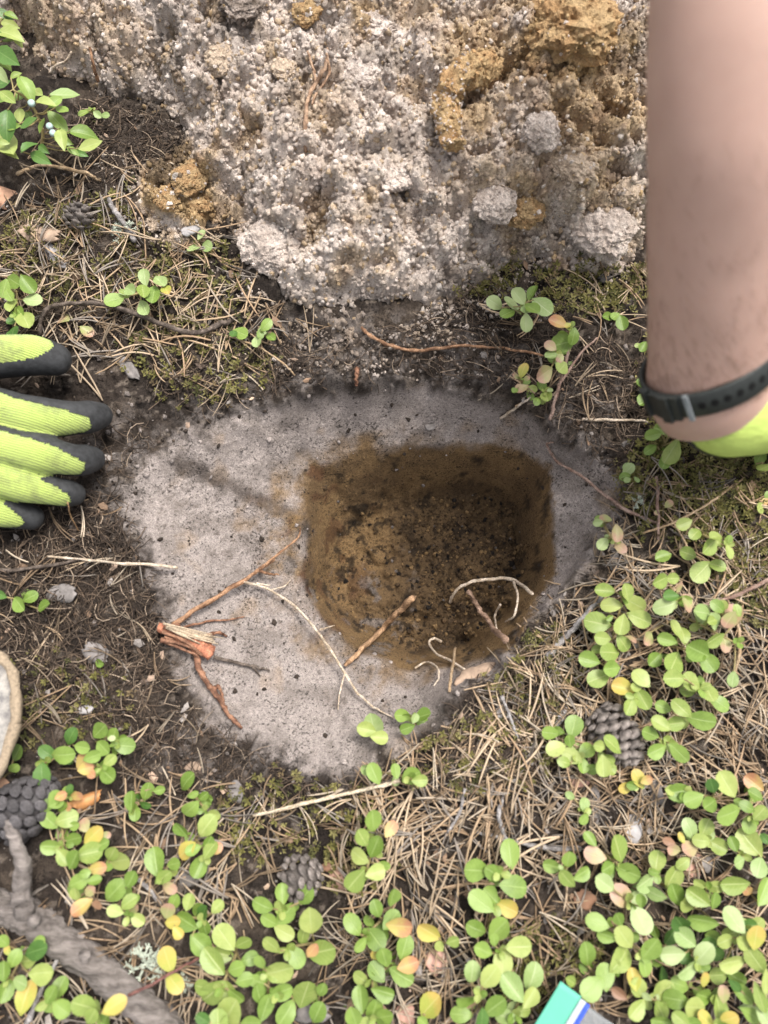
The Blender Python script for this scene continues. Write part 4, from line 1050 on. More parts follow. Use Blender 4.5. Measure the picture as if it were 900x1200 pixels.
LM = {
 'g': leaf_mat('leaf_green', (.14, .225, .036), (.235, .34, .072), (.33, .43, .15)),
 'l': leaf_mat('leaf_light', (.22, .30, .065), (.36, .42, .125), (.44, .50, .20)),
 'd': leaf_mat('leaf_dark', (.055, .13, .022), (.10, .20, .04), (.17, .28, .08)),
 'w': leaf_mat('leaf_pale', (.26, .36, .12), (.37, .45, .20), (.45, .52, .28)),
 'y': leaf_mat('leaf_yellow', (.36, .39, .075), (.50, .43, .10), (.54, .50, .18), tip=(.52, .38, .10)),
 'o': leaf_mat('leaf_orange', (.50, .40, .12), (.50, .30, .13), (.55, .44, .2), tip=(.46, .22, .12)),
 'p': leaf_mat('leaf_pinkish', (.34, .36, .14), (.45, .33, .19), (.48, .40, .24), tip=(.44, .26, .19)),
 'b': leaf_mat('leaf_brown', (.26, .14, .08), (.36, .20, .12), (.3, .2, .12)),
}
LEAF = {}
def leaf_me(kind, tone, var):
    k = (kind, tone, var)
    if k not in LEAF:
        V, q, uv = leaf_geo(kind, var + (0 if kind == 'round' else 50))
        me = mesh_from('leaf', V, q, uv=uv); me.materials.append(LM[tone]); LEAF[k] = me
    return LEAF[k]
M_STEM = plain_mat('stem_skin', (.30, .24, .11), rough=.6, var=.4, scale=200)

def place_leaf(root, base, dirv, L, tone, kind='round', roll=None, wide=1.0):
    d = Vector(dirv).normalized(); n = Vector((random.gauss(0, .26), random.gauss(0, .26), 1))
    y = n.cross(d).normalized(); n = d.cross(y)
    M = Matrix((d, y, n)).transposed().to_4x4()
    o = obj('leaf', leaf_me(kind, tone, random.randrange(6)), None, root)
    M.translation = Vector(base) - root.location
    o.matrix_local = M @ Matrix.Diagonal((L, L * wide, L, 1))
    return o

def sprig(zoom, label, leaves, stem=None, hh=(.014, .030), kind='round', name='bearberry_sprig', cat='sprig', group='small leafy sprigs', extra=3):
    ox, oy, s = zoom
    LV = []
    for q in leaves.split():
        a = q.split(','); LV.append((ox + float(a[0]) / s, oy + float(a[1]) / s, float(a[2]) / s, a[3] if len(a) > 3 else 'g'))
    if stem is None:
        A = np.array([(x, y) for x, y, *_ in LV]); c_ = A.mean(0)
        if len(A) > 4:
            d = np.linalg.svd(A - c_)[2][0]; t = (A - c_) @ d; ext = (t.max() - t.min()) * .32
            stem = [tuple(c_ - d * ext), tuple(c_), tuple(c_ + d * ext)]
        else:
            stem = [tuple(c_ + (0, 3)), tuple(c_)]
    else:
        stem = [(ox + a / s, oy + b / s) for a, b in stem]
    g0 = surf(*stem[0])
    root = obj(name, None, loc=Vector(g0), label=label, cat=cat, group=group)
    base_h = random.uniform(*hh)
    SP = np.array([lift(x, y, (base_h - .006) * (.15 + .85 * k / max(1, len(stem) - 1))) for k, (x, y) in enumerate(stem)])
    SP[0] = g0
    SC = catmull(SP, 14)
    acc = Acc(); V, Fc = tube(SC, np.linspace(.0011, .0007, 14), 6); acc.add(V, Fc)
    # a little foot into the litter
    V, Fc = tube(catmull([g0 + [0, 0, .002], g0 - [.002, .003, .006]], 4), .001, 5); acc.add(V, Fc)
    SPX = np.array([proj(*p) for p in SC])
    for x, y, L, tone in LV:
        g = surf(x, y); h = base_h * random.uniform(.75, 1.25)
        cpt = at(x, y, g[2] + h)
        k = int(np.argmin(np.hypot(SPX[:, 0] - x, SPX[:, 1] - y))); node = SC[k]
        dv = cpt - node; dh = np.hypot(dv[0], dv[1])
        Lm = L * depth_of(cpt) / F
        if dh < Lm * .15:
            an = random.uniform(0, 6.28); dv = np.array([math.cos(an), math.sin(an), 0]); dh = 1
        dv = np.array([dv[0] / dh, dv[1] / dh, random.uniform(-.3, .55)])
        if kind == 'round':
            an = random.gauss(0, .25); dv[:2] = dv[0] * math.cos(an) - dv[1] * math.sin(an), dv[0] * math.sin(an) + dv[1] * math.cos(an)
        dn = dv / np.linalg.norm(dv)
        b = cpt - dn * Lm * .5
        place_leaf(root, b - dn * Lm * .06, dn, Lm * 1.16, tone, kind, wide=random.uniform(.92, 1.12))
        V, Fc = tube(catmull([node, (node + b) / 2 + [0, 0, .001], b + dn * Lm * .04], 5), .0006, 4, caps=False); acc.add(V, Fc)
    if len(LV) > 3 and kind == 'round':
        ml = sum(q[2] for q in LV) / len(LV) * depth_of(SC[-1]) / F; a0 = random.uniform(0, 6)
        for q in range(3):
            an = a0 + q * 2.1 + random.uniform(-.3, .3)
            place_leaf(root, SC[-1] + [0, 0, .003], (math.cos(an), math.sin(an), random.uniform(.5, 1.1)), ml * random.uniform(.42, .62), random.choice('llg'), kind)
    for _ in range(extra if len(LV) > 3 else 0):     # smaller lower leaves filling the tuft
        x, y, L, tone = random.choice(LV); k = random.randrange(14); an = random.uniform(0, 6.28)
        d = np.array([math.cos(an), math.sin(an), random.uniform(0, .3)]); Lm = L * depth_of(SC[k]) / F * random.uniform(.6, .95)
        p = SC[k] + [0, 0, -.002]
        place_leaf(root, p, d, Lm, tone if tone in 'glwd' else random.choice('glg'), kind)
    obj('stem', acc.mesh('stem', origin=g0), M_STEM, root)
    return root

ZA, ZB, ZC = (640, 900, 3.462), (380, 900, 3.462), (120, 900, 3.462)
ZD, ZE, ZF = (0, 950, 4.5), (700, 540, 4.5), (560, 700, 4.5)
ZG, ZH, ZU, ZV = (450, 600, 2.0), (0, 760, 4.8), (0, 300, 2.0), (0, 600, 2.0)
ZW, ZX, ZY = (560, 330, 4.09), (720, 380, 5.0), (380, 640, 3.214)
S = sprig
# right side of the pit
S(ZF, 'tall light green sprig right of the pit beside the grey stick', '710,40,100,l 820,30,120,l 850,110,120,l 635,135,125,l 760,140,100,l 695,108,40,g 660,215,85,l 765,240,90,l 700,290,115,l 590,330,100,g 635,275,60,l 705,375,100,g 640,425,115,l 805,215,60,p 673,-35,95,l 785,-25,85,l', stem=[(660, 400), (700, 250), (740, 100), (760, 0)])
S(ZF, 'yellowish rosette above the weathered pine cone', '770,480,110,y 865,430,100,l 865,530,115,l 800,575,90,l 835,475,60,l 805,520,45,l')
S(ZF, 'green rosette left of the weathered pine cone', '505,685,110,g 385,715,85,g 430,705,55,g 415,795,100,l 485,760,70,g 500,840,100,l 570,810,90,g 460,870,70,l 550,880,80,g')
S(ZF, 'small sprig covering the lower end of the weathered cone', '715,780,115,l 640,785,70,l 690,850,60,l 660,885,100,l 610,905,70,g')
S(ZE, 'pale sprig with a white leaf on the dark rim', '165,45,65,w 160,100,40,w 207,98,35,w', hh=(.008, .012))
S(ZE, 'pale pink tinged rosette above the tall light sprig', '45,310,65,p 100,380,85,p 30,435,70,w 120,455,70,p 5,325,50,w')
S(ZE, 'bright sprig with broad upper leaves near the right edge', '460,330,80,l 520,380,75,l 590,450,110,l 625,400,85,l 695,475,75,l 690,425,60,g')
S(ZE, 'broad pale leaves just below the bright upper sprig', '550,580,130,l 630,550,80,l 480,490,90,l', hh=(.012, .018))
S(ZE, 'single round green leaf left of the bright upper sprig', '350,505,80,g', hh=(.012, .014))
S(ZE, 'pale leaf pairs above the crossing tan twig', '332,630,110,l 400,620,70,l 365,765,115,w 390,715,80,d 470,755,80,p 430,670,60,p')
S(ZE, 'pale pinkish sprig under the grey red stem at right', '555,800,105,w 605,845,70,l 640,772,80,g 700,835,90,p 740,790,60,l')
S(ZE, 'tiny sprig with an orange leaf at the right edge', '880,215,50,o 860,245,70,l 900,190,50,g', hh=(.01, .014))
S(ZE, 'two tiny pink leaves on the dry runner', '375,230,50,p 315,272,35,p', hh=(.008, .011))
S(ZG, 'loose sprig of small pink tinged leaves near the right edge', '617,295,38,p 745,238,45,w 770,258,40,w 785,222,35,l 815,245,50,p 710,215,40,p 775,297,45,l 800,305,40,p 818,390,34,w')
S(ZG, 'round leafed sprig in the middle of the right cluster', '683,275,40,l 703,290,40,l 665,300,40,g 680,352,58,l 635,345,38,g 735,325,62,g 757,350,48,g')
S(ZG, 'sprig of paired leaves above the right lower cluster', '720,400,48,l 760,420,46,l 785,447,44,g 680,390,48,l')
S(ZG, 'dense low sprig right of the weathered pine cone', '650,498,45,l 685,495,45,l 742,487,60,g 700,462,48,l 655,458,35,g 625,520,42,g 640,558,46,g 690,562,48,g 670,545,40,l')
# lower right mat
S(ZA, 'green sprig right of the brown grey bark strip', '735,68,100,l 745,185,105,g 600,125,75,g 665,145,70,g 540,95,90,g 675,75,60,d 505,90,50,l')
S(ZA, 'sprig with one orange leaf by the right edge', '845,62,75,o 850,110,60,g 865,185,65,l 820,160,60,g 825,225,70,g 785,140,40,g')
S(ZA, 'whitish and pink sprig above the peach dry leaf', '585,250,75,w 645,245,70,l 690,310,75,l 635,295,65,l 585,325,70,p 520,330,55,p 560,385,60,l 550,285,40,y 500,300,45,b')
S(ZA, 'pale sprig with a broad leaf right of the peach dry leaf', '830,305,110,l 760,310,55,g 865,400,75,w 785,380,60,w 890,290,40,d')
S(ZA, 'two broad leaves at the right edge above the needles', '770,470,105,l 880,505,105,g 820,500,50,o', hh=(.016, .022))
S(ZA, 'broad leafed sprig right of the pale centred rosette', '200,355,85,p 292,330,105,l 180,290,60,g 250,405,65,g 330,420,90,g')
S(ZA, 'four leafed rosette with a pale centre', '28,398,68,g 90,372,68,g 140,430,72,g 88,455,68,l 62,405,22,w', stem=[(64, 412), (64, 408)], extra=0)
S(ZA, 'four leafed whitish rosette left of the bright central sprig', '450,380,75,l 400,462,85,w 510,445,90,l 448,515,75,w 440,425,40,g 525,515,80,g')
S(ZA, 'bright green sprig directly below the peach dry leaf', '620,525,90,l 575,555,75,l 640,618,105,g 680,540,60,g 685,480,65,l 625,470,50,l')
S(ZA, 'olive tinged sprig below the broad leafed sprig', '240,470,85,w 312,525,95,p 380,610,105,w 385,540,50,g')
S(ZA, 'green many leafed sprig above the plastic bag', '210,628,85,g 295,615,60,g 250,680,75,g 320,690,95,l 420,735,95,g 400,800,75,g')
S(ZA, 'large leafed sprig touching the plastic bag corner', '168,765,95,g 300,785,110,l 240,850,90,g 190,890,100,g 100,865,55,l')
S(ZA, 'pale star shaped rosette of five leaves at lower right', '545,630,90,d 565,690,90,w 515,755,90,w 635,760,95,w 575,810,95,w 655,715,60,d')
S(ZA, 'pale upright sprig right of the star shaped rosette', '765,620,100,w 730,700,65,l 800,715,65,l 755,785,105,l 855,785,95,l 850,690,90,y 820,640,60,d')
S(ZA, 'rosette with a yellow leaf right of the plastic bag', '355,860,75,y 380,900,85,l 475,905,85,l 370,975,85,l 465,985,85,l 410,930,40,w 300,915,60,b')
S(ZA, 'bright sprig on the bottom edge below the star rosette', '545,880,75,g 605,970,100,l 640,925,80,g 700,970,85,l 530,940,90,g 640,860,60,y 720,920,60,p')
S(ZA, 'low leaves with yellow ones along the bottom edge', '470,1030,80,g 550,1025,70,l 650,1025,80,y 740,1020,70,y 600,1050,80,g')
S(ZA, 'small sprig with an orange edged leaf under the cone', '375,45,70,y 325,80,60,y 350,70,45,g 405,50,45,o', hh=(.012, .016))
S(ZA, 'tiny two leafed sprig on the dark bark strip', '155,150,50,g 155,205,46,g 100,115,40,w 165,180,36,l', hh=(.01, .014))
S(ZA, 'serrate pointed leaves in the bottom right corner', '800,915,105,g 870,935,105,l 840,1005,110,g 890,870,90,l 890,1020,90,w 770,885,70,d', stem=[(860, 1030), (850, 960)], kind='point', name='bilberry_sprig', hh=(.02, .03))
S(ZA, 'olive leaves under the pale upright sprig', '700,840,80,l 770,850,70,g 680,690,70,g 700,760,70,d 850,640,70,l', hh=(.008, .014))
S(ZA, 'dark green under leaves between star rosette and bag sprig', '470,840,70,d 500,690,60,d 440,660,60,g 450,780,55,g', hh=(.008, .012))
# bottom centre
S(ZB, 'upright sprig with one orange leaf below the straw twig', '198,215,85,g 155,285,70,l 205,320,85,g 145,362,75,l 130,450,95,l 205,425,75,l 268,250,65,o 240,395,50,g')
S(ZB, 'green sprig with an orange leaf behind, bottom centre', '275,525,75,g 213,575,65,g 120,640,85,g 205,690,90,g 270,620,80,g 302,640,95,o 150,715,60,g')
S(ZB, 'sprig with an orange leaf lower at the bottom centre', '325,730,85,g 245,770,75,g 215,830,80,g 310,840,95,g 337,800,80,o 235,905,85,g 150,855,60,l 205,760,40,y')
S(ZB, 'green sprig cut by the bottom edge at centre', '150,940,90,g 200,990,90,g 120,1010,80,g 240,1010,80,g 170,1040,70,l')
S(ZB, 'bright yellow leaf with two small round green ones', '428,665,95,y 468,725,50,l 520,702,50,l', hh=(.012, .016))
S(ZB, 'single yellow green leaf near the bottom edge', '430,965,100,y 400,1030,50,g', hh=(.012, .016))
S(ZB, 'four large green leaves heading the centre right sprig', '620,415,100,g 695,430,80,g 755,350,100,g 765,480,105,g')
S(ZB, 'sprig with a golden leaf below the four large leaves', '640,545,105,g 705,655,95,g 620,655,75,g 740,565,80,y 675,520,70,g')
S(ZB, 'light green sprig above the large bottom rosette', '645,740,75,g 725,775,95,l 785,725,95,l 690,700,50,g')
S(ZB, 'large whitish rosette at the bottom left of the bag', '600,835,80,w 670,850,95,l 585,930,95,g 690,970,95,g 625,900,30,w 560,1000,80,g 640,1020,80,d', stem=[(630, 960), (628, 905)])
S(ZB, 'pale veined leaves just left of the bag', '765,895,110,w 845,855,100,w 830,935,80,l 805,985,60,l 740,1010,80,w')
S(ZB, 'small sprig on the lower rim of the pit', '205,25,80,g 290,15,55,g 350,35,80,g 385,50,60,l 180,5,60,w')
# bottom left
S(ZC, 'small round leafed sprig above the orange leaved ones', '180,98,65,g 230,90,42,g 118,140,75,g 132,180,55,g 170,150,45,d', hh=(.01, .018))
S(ZC, 'upright green leaf pair left of the lower slope', '338,58,80,g 360,165,80,g 410,115,42,g 450,190,60,l 365,110,42,g')
S(ZC, 'sprig with orange tinged leaves left of the moss', '322,250,70,g 420,240,90,l 345,330,80,y 395,395,85,g 370,330,60,g 435,335,70,l 460,330,50,o 430,300,50,g')
S(ZC, 'two green leaves over a pink bud, lower left', '218,385,105,g 288,390,60,g 245,445,70,l 270,485,60,p', hh=(.012, .018))
S(ZC, 'green sprig with pale pink and yellow lower leaves', '345,625,90,g 395,710,90,g 350,545,60,l 410,590,70,d 465,565,55,l 290,545,60,g 265,580,70,p 285,625,60,y 305,665,50,y')
S(ZC, 'large yellow green leaves right of the lichen tuft', '500,690,105,l 455,785,115,l 570,710,70,l 540,815,70,g 595,775,65,g 575,860,65,g 450,910,115,l 540,920,70,g 410,890,70,l')
S(ZC, 'neat green rosette below the small lower pine cone', '730,515,75,g 820,518,80,g 655,560,80,g 680,620,70,g 740,595,85,g 720,560,50,l 735,665,80,l', stem=[(735, 620), (735, 570)])
S(ZC, 'large round leaves right of the neat green rosette', '845,620,110,l 885,745,115,l 690,720,75,l 785,765,80,g 850,740,60,o')
S(ZC, 'broad light leaf with small ones at the bottom', '710,825,120,l 720,910,90,g 635,920,70,g 660,975,90,g 640,790,55,g')
S(ZC, 'big yellow green leaf cluster at the bottom edge', '820,920,120,l 750,990,90,g 630,865,60,g 890,900,60,g 870,1000,80,g')
S(ZC, 'two olive yellow leaves on the wine red runner', '265,780,95,y 290,870,85,y', stem=[(400, 770), (300, 820), (240, 850)], hh=(.022, .028))
S(ZC, 'overlapping pale leaves at the very bottom, right of branch', '510,1005,130,l 600,1035,80,g 410,1020,60,d 470,1040,90,l')
S(ZD, 'light green sprig right of the closed dark cone', '265,55,100,g 345,45,105,l 390,80,60,g 275,188,100,g 385,150,80,g 335,240,90,l 290,-60,85,g 330,-20,60,g')
S(ZD, 'sprig with bright yellow and pink leaves by the branch', '470,225,120,l 390,260,100,g 490,130,105,y 530,180,80,g 510,305,85,o 445,80,70,p 555,130,50,p')
S(ZD, 'overlapping round leaf pair right of the yellow leaf', '620,265,140,l 590,230,90,l 560,300,60,g', hh=(.014, .02))
S(ZD, 'sprig ending in a round orange leaf above the branch', '405,380,100,g 440,335,60,g 495,370,70,g 475,425,60,p 435,505,105,o 510,495,60,b 400,440,70,l')
S(ZD, 'green sprig with a pink bud above the lichen', '690,365,85,g 600,430,120,g 675,485,85,l 610,530,80,l 725,570,75,l 705,515,60,p')
S(ZD, 'leafy sprig in the corner left of the branch', '20,690,70,g 75,785,85,g 185,740,120,d 200,700,80,g 40,740,50,y 20,850,90,g 30,940,110,g 105,905,85,w 215,855,120,l')
S(ZD, 'yellow green leaf with dark ones under the thin stick', '130,995,140,y 270,970,90,g 310,940,100,g 320,1040,100,g 215,1035,60,l')
S(ZD, 'yellowish leaves overhanging the end of the branch', '450,1030,130,l 600,1030,120,y 480,1090,90,l 560,1090,80,g', hh=(.036, .04))
S(ZH, 'dark green sprig above the closed dark cone', '395,500,95,d 345,600,125,g 460,555,85,g 270,590,100,d 235,700,110,d', hh=(.014, .02))
S(ZH, 'glossy green sprig in the humus at left', '560,465,105,g 640,490,85,g 695,545,110,g 580,555,95,g 625,505,40,w')
S(ZH, 'sprig with three orange leaves beside the glossy sprig', '515,610,90,g 600,705,115,g 615,635,80,l 460,635,90,o 480,675,80,o 508,700,65,o')
S(ZH, 'green leaves beside the tan rimmed slab', '95,590,100,g 75,675,75,g 20,770,80,b', hh=(.012, .016))
S(ZH, 'small green sprig with orange tips on the dark cone', '265,880,85,g 315,870,80,g 340,830,62,o 425,830,70,o 375,890,62,o 390,800,60,d', hh=(.02, .026))
S(ZH, 'single small green leaf on the dark humus', '560,80,62,g', hh=(.008, .01))
# upper left
S(ZU, 'pale green rosette above the dark arching twig', '340,52,37,w 305,80,37,w 270,102,44,g 335,82,40,l 360,90,46,g 375,60,40,w 338,120,36,w 390,80,32,y')
S(ZU, 'single oval leaf at the upper left rim', '563,180,38,g 548,182,22,d', hh=(.012, .014))
S(ZU, 'three small leaves right of the single oval leaf', '623,163,32,g 602,200,30,w 635,190,26,g 610,182,22,g', hh=(.012, .016))
S(ZU, 'green sprig at the left edge above the glove', '10,75,40,g 30,58,40,g 65,65,45,g 30,115,40,l 75,103,40,w 20,90,30,g 60,150,50,l 30,178,44,d 45,130,32,g')
S(ZU, 'pair of dried peach leaves above the glove thumb', '153,147,36,p 202,177,32,p', hh=(.006, .009))
S(ZV, 'three green leaves at the left edge below the glove', '70,200,34,g 45,215,42,g 103,222,38,g 5,195,26,d', hh=(.012, .016))
S((0, 0, 1), 'two pale green leaves on the rusty clod', '228,290,18,w 242,288,16,w 236,276,12,w', hh=(.008, .01))
# upper right
S(ZW, 'pale green whorled sprig at the foot of the heap', '85,105,78,w 195,75,82,w 262,60,76,g 165,110,88,w 305,115,105,w 145,150,78,g 230,195,82,w 260,130,80,g 225,130,50,w', stem=[(215, 160), (215, 120)])
S(ZW, 'sprig with an orange brown leaf on the pinkish stem', '385,200,84,o 410,295,105,g 460,258,74,g 432,210,36,y', stem=[(440, 330), (435, 230)])
S(ZW, 'pink and white mottled leaves on the pinkish stem', '350,310,58,p 355,355,62,w 395,365,46,p 405,410,78,l 318,440,98,p', stem=[(420, 390), (370, 370)])
S(ZW, 'small sprig of round yellow and pink leaves on dark rim', '215,428,66,y 213,515,66,p 178,522,38,g 180,455,32,p 232,465,32,p', stem=[(245, 530), (200, 470)])
S(ZW, 'tiny green sprig on the dark upper right rim', '308,505,58,g 285,570,48,g 330,545,64,l 345,520,30,w', hh=(.01, .014))
S(ZW, 'green rosette near the bare forearm', '625,170,58,g 690,195,68,g 660,165,54,g', hh=(.012, .018))
S(ZW, 'three leafed green rosette beside the watch buckle', '797,495,72,g 870,500,74,g 810,565,84,g 825,470,60,g', stem=[(850, 580), (835, 520)], hh=(.02, .026))
S(ZX, 'soft green leaves below the watch and bright glove', '230,650,90,g 335,740,145,l 280,620,85,g 390,640,90,l 215,730,75,g 300,800,85,g 380,570,80,g', hh=(.024, .03))
S(ZX, 'whitish leaves with an orange one against the bright glove', '620,605,90,w 720,620,85,w 630,710,95,g 690,710,95,o 600,670,60,g', hh=(.03, .036))
S(ZX, 'small leaf pair left of the soft green leaves', '80,855,80,w 65,890,60,g', hh=(.01, .012))
S(ZX, 'little leaf against the forearm edge', '170,130,62,g 140,125,40,l', hh=(.015, .018))
S(ZX, 'green leaf at the right edge below the bright glove', '850,780,95,g 880,840,90,l', hh=(.02, .024))
# pit edge
S(ZY, 'four tiny bright leaves on the lower pit rim', '295,637,58,g 370,640,64,g 315,685,52,g 340,650,36,w', stem=[(345, 665), (335, 645)], hh=(.014, .018))
S(ZY, 'narrow pale leaves at the tip of the grey slope', '185,680,95,w 160,690,66,l 205,720,60,l', hh=(.02, .024))

# bilberry shrubs at the upper left
M_BERRY = plain_mat('berry_bloom', (.34, .44, .42), rough=.5, var=.2, scale=200)
def bilberry(label, leaves, stem, berries=(), hgt=.045):
    g0 = surf(*stem[0]); root = obj('bilberry_shrub', None, loc=Vector(g0), label=label, cat='shrub', group='bilberry shrubs')
    SP = np.array([lift(x, y, hgt * k / (len(stem) - 1)) for k, (x, y) in enumerate(stem)]); SC = catmull(SP, 20)
    acc = Acc(); V, Fc = tube(SC, np.linspace(.0016, .0009, 20), 6); acc.add(V, Fc)
    SPX = np.array([proj(*p) for p in SC])
    for q in leaves.split():
        a = q.split(','); x0, y0, x1, y1 = map(float, a[:4]); tone = a[4]
        h = hgt * random.uniform(.5, 1.15); z = surf((x0 + x1) / 2, (y0 + y1) / 2)[2]
        p0, p1 = at(x0, y0, z + h), at(x1, y1, z + h + random.uniform(-.008, .005)); d = p1 - p0
        L = np.linalg.norm(d); place_leaf(root, p0, d / L, L * 1.05, tone, 'point', wide=random.uniform(1.0, 1.3))
        k = int(np.argmin(np.hypot(SPX[:, 0] - x0, SPX[:, 1] - y0)))
        V, Fc = tube(catmull([SC[k], (SC[k] + p0) / 2 - [0, 0, .002], p0 + d * .05], 5), .0006, 4, caps=False); acc.add(V, Fc)
    obj('stem', acc.mesh('stem', origin=g0), M_STEM, root)
    for x, y, r in berries:
        p = lift(x, y, hgt * .9); k = p - g0; R = r * depth_of(p) / F
        V, Fc = ICO2; dim = V.copy(); dim[:, 2] -= np.where(V[:, 2] > .8, .25, 0)
        obj('berry', mesh_from('berry', dim * R, Fc), M_BERRY, root, loc=Vector(k))
bilberry('bright green bilberry shrub with pale berries at upper left', '56,130,79,154,g 80,154,114,158,g 92,175,119,166,l 58,111,92,112,w 22,88,39,116,g 9,127,7,164,d 0,107,18,121,l 41,118,63,120,l 57,126,72,112,g 23,126,24,144,l 24,150,43,139,d 24,178,42,165,d 78,172,92,181,g 84,177,101,181,d 35,179,57,190,d 52,138,47,156,g 12,92,24,84,l 18,118,30,104,g 62,160,84,168,g 70,150,74,172,l 45,170,55,178,d 30,130,38,142,g 5,150,22,146,g 38,105,50,112,l 66,125,80,132,g', [(45, 185), (50, 155), (35, 120), (15, 105)], [(37, 121, 4.5), (58, 148, 4.2), (62, 156, 4.2)])
bilberry('bilberry leaves cut by the left edge', '-8,150,16,182,l -5,175,19,181,l -5,165,11,168,l -8,75,8,96,w -14,120,6,118,g -12,100,12,96,d -20,140,4,134,g', [(-20, 190), (-12, 150), (-10, 110)])
bilberry('dark bilberry leaves in the upper left corner', '-6,58,18,72,d -4,36,24,42,l -2,24,20,30,l 2,48,20,46,g -6,10,14,22,d 14,40,26,54,l -4,66,12,80,g 4,15,20,20,g -10,44,8,40,d', [(-15, 45), (-5, 50), (0, 25)], hgt=.03)
S((0, 0, 1), 'pale leaf pair in the dark hollow below the heap', '114,134,10,w 123,135,10,w 106,130,12,g 98,132,12,l', hh=(.012, .016))

# ------------------------------------------------------------------ single dry needles lying on top (nearest and largest)
nl_me = []
for k in range(8):
    acc = Acc(); r = random.Random(k); n = 8
    t = np.linspace(-.5, .5, n); cu = r.uniform(-.8, .8)
    p = np.stack([t, cu * (t * t - .08) * .35, .05 * np.sin(t * 5 + k)], -1)
    R = .017 * np.array([.8, 1, 1, 1, 1, .95, .8, .35]); col = np.array(NEEDLE_C[k % 6]) * r.uniform(.6, 1.0)
    V, Fc = tube(p, R, 5, squash=.6); acc.add(V, Fc, col)
    if k % 2:
        a = r.uniform(.1, .3); q = p - p[0]; q = np.stack([q[:, 0] * math.cos(a) - q[:, 1] * math.sin(a), q[:, 0] * math.sin(a) + q[:, 1] * math.cos(a), q[:, 2] + .01], -1) + p[0]
        V, Fc = tube(q, R, 5, squash=.6); acc.add(V, Fc, col)
    me = acc.mesh('pine_needle'); me.materials.append(M_NEEDLE); nl_me.append(me)
def lay_needle(x, y, L, ang, label, group):
    h = .004
    e = np.array([math.cos(ang), math.sin(ang)]) * L * .4
    z0, z1 = float(height(x - e[0], y - e[1])), float(height(x + e[0], y + e[1])); zc = max(float(height(x, y)), (z0 + z1) / 2)
    o = obj('pine_needle', random.choice(nl_me), None, loc=(x, y, zc + random.uniform(.0025, .006)), label=label, cat='needle', group=group)
    o.rotation_euler = (random.uniform(-.4, .4), -math.atan2(z1 - z0, L * .8) * .8, ang); o.scale = (L, L * random.choice((1, 1, -1)), L)
NEEDLE_SETS = [
 ('dry tan pine needle lying on the litter right of the pit', 'needles right of the pit', lambda a, b: in_blob(a, b, [(770, 800, 150, 190, 1), (640, 880, 120, 90, 1)]), 110),
 ('dry tan pine needle lying on the litter below the pit', 'needles below the pit', lambda a, b: in_blob(a, b, [(520, 980, 150, 110, 1), (480, 1060, 120, 100, .7)]), 70),
 ('dry tan pine needle lying between the bottom left sprigs', 'needles at the bottom left', lambda a, b: in_blob(a, b, [(170, 1010, 150, 110, 1)]), 25),
 ('dry tan pine needle lying in the litter above the glove', 'needles above the glove', lambda a, b: in_blob(a, b, [(150, 330, 170, 130, 1)]), 75),
]
for lab, grp, fn, cnt in NEEDLE_SETS:
    xs, ys = scatter(6000, fn); 
    for x, y in list(zip(xs, ys))[:cnt]:
        lay_needle(x, y, random.uniform(.028, .048), random.uniform(0, 6.28), lab, grp)

# ------------------------------------------------------------------ plastic bag corner
def bagp(px, py, z): return at(px, py, z)
org = at(660, 1200, .030)
bag = obj('plastic_bag', None, loc=Vector(org), label='clear plastic zip bag with teal edge and blue line at bottom', cat='bag')
A0, A1 = at(657, 1150, .032), at(706, 1192, .032)            # top corner, right corner of the mouth
dirx = (A1 - A0) / np.linalg.norm(A1 - A0); diry = np.array([-dirx[1], dirx[0], 0]); diry = -diry if diry[1] > 0 else diry
# along = down the strip (towards lower left), across = from teal edge to film
along = at(612, 1225, .030) - A0; along /= np.linalg.norm(along)
across = (A1 - A0) - along * np.dot(A1 - A0, along); wid = np.linalg.norm(across); across /= wid
def sheet(u0, u1, v0, v1, nu, nv, wav, zoff, thick):
    u, v = np.meshgrid(np.linspace(u0, u1, nu), np.linspace(v0, v1, nv), indexing='ij')
    P = A0 + across * u[..., None] + along * v[..., None]
    P[..., 2] += zoff + wav * (np.sin(u * 260 + v * 60) * .5 + np.sin(v * 130 + u * 90) * .5)
    top = P.reshape(-1, 3) - org; n = len(top); ii = np.arange(n).reshape(nu, nv)
    q = np.stack([ii[:-1, :-1], ii[:-1, 1:], ii[1:, 1:], ii[1:, :-1]], -1).reshape(-1, 4)
    ring = list(ii[0, :]) + list(ii[1:, -1]) + list(ii[-1, -2::-1]) + list(ii[-2:0:-1, 0])
    wall = [[ring[(j + 1) % len(ring)], ring[j], ring[j] + n, ring[(j + 1) % len(ring)] + n] for j in range(len(ring))]
    return mesh_from('s', np.vstack([top, top - [0, 0, thick]]), np.vstack([q, q[:, ::-1] + n, wall]))
def plastic(name, col, rough, alpha_tr):
    m, nt, b = mat_new(name)
    n = nd(nt, 'ShaderNodeTexNoise', i_Scale=120.0, i_Detail=3.0); tc = nd(nt, 'ShaderNodeTexCoord'); nt.links.new(tc.outputs['Object'], n.inputs['Vector'])
    r = nd(nt, 'ShaderNodeValToRGB'); r.color_ramp.elements[0].color = (*[c_ * .85 for c_ in col], 1); r.color_ramp.elements[1].color = (*col, 1); nt.links.new(n.outputs[0], r.inputs[0]); nt.links.new(r.outputs[0], b.inputs['Base Color'])
    b.inputs['Roughness'].default_value = rough; b.inputs['Transmission Weight'].default_value = alpha_tr; b.inputs['IOR'].default_value = 1.2
    bp = nd(nt, 'ShaderNodeBump', i_Strength=.3, i_Distance=.001); nt.links.new(n.outputs[0], bp.inputs['Height']); nt.links.new(bp.outputs[0], b.inputs['Normal'])
    return m
wt = wid * .48
def renamed(me, n): me.name = n; return me
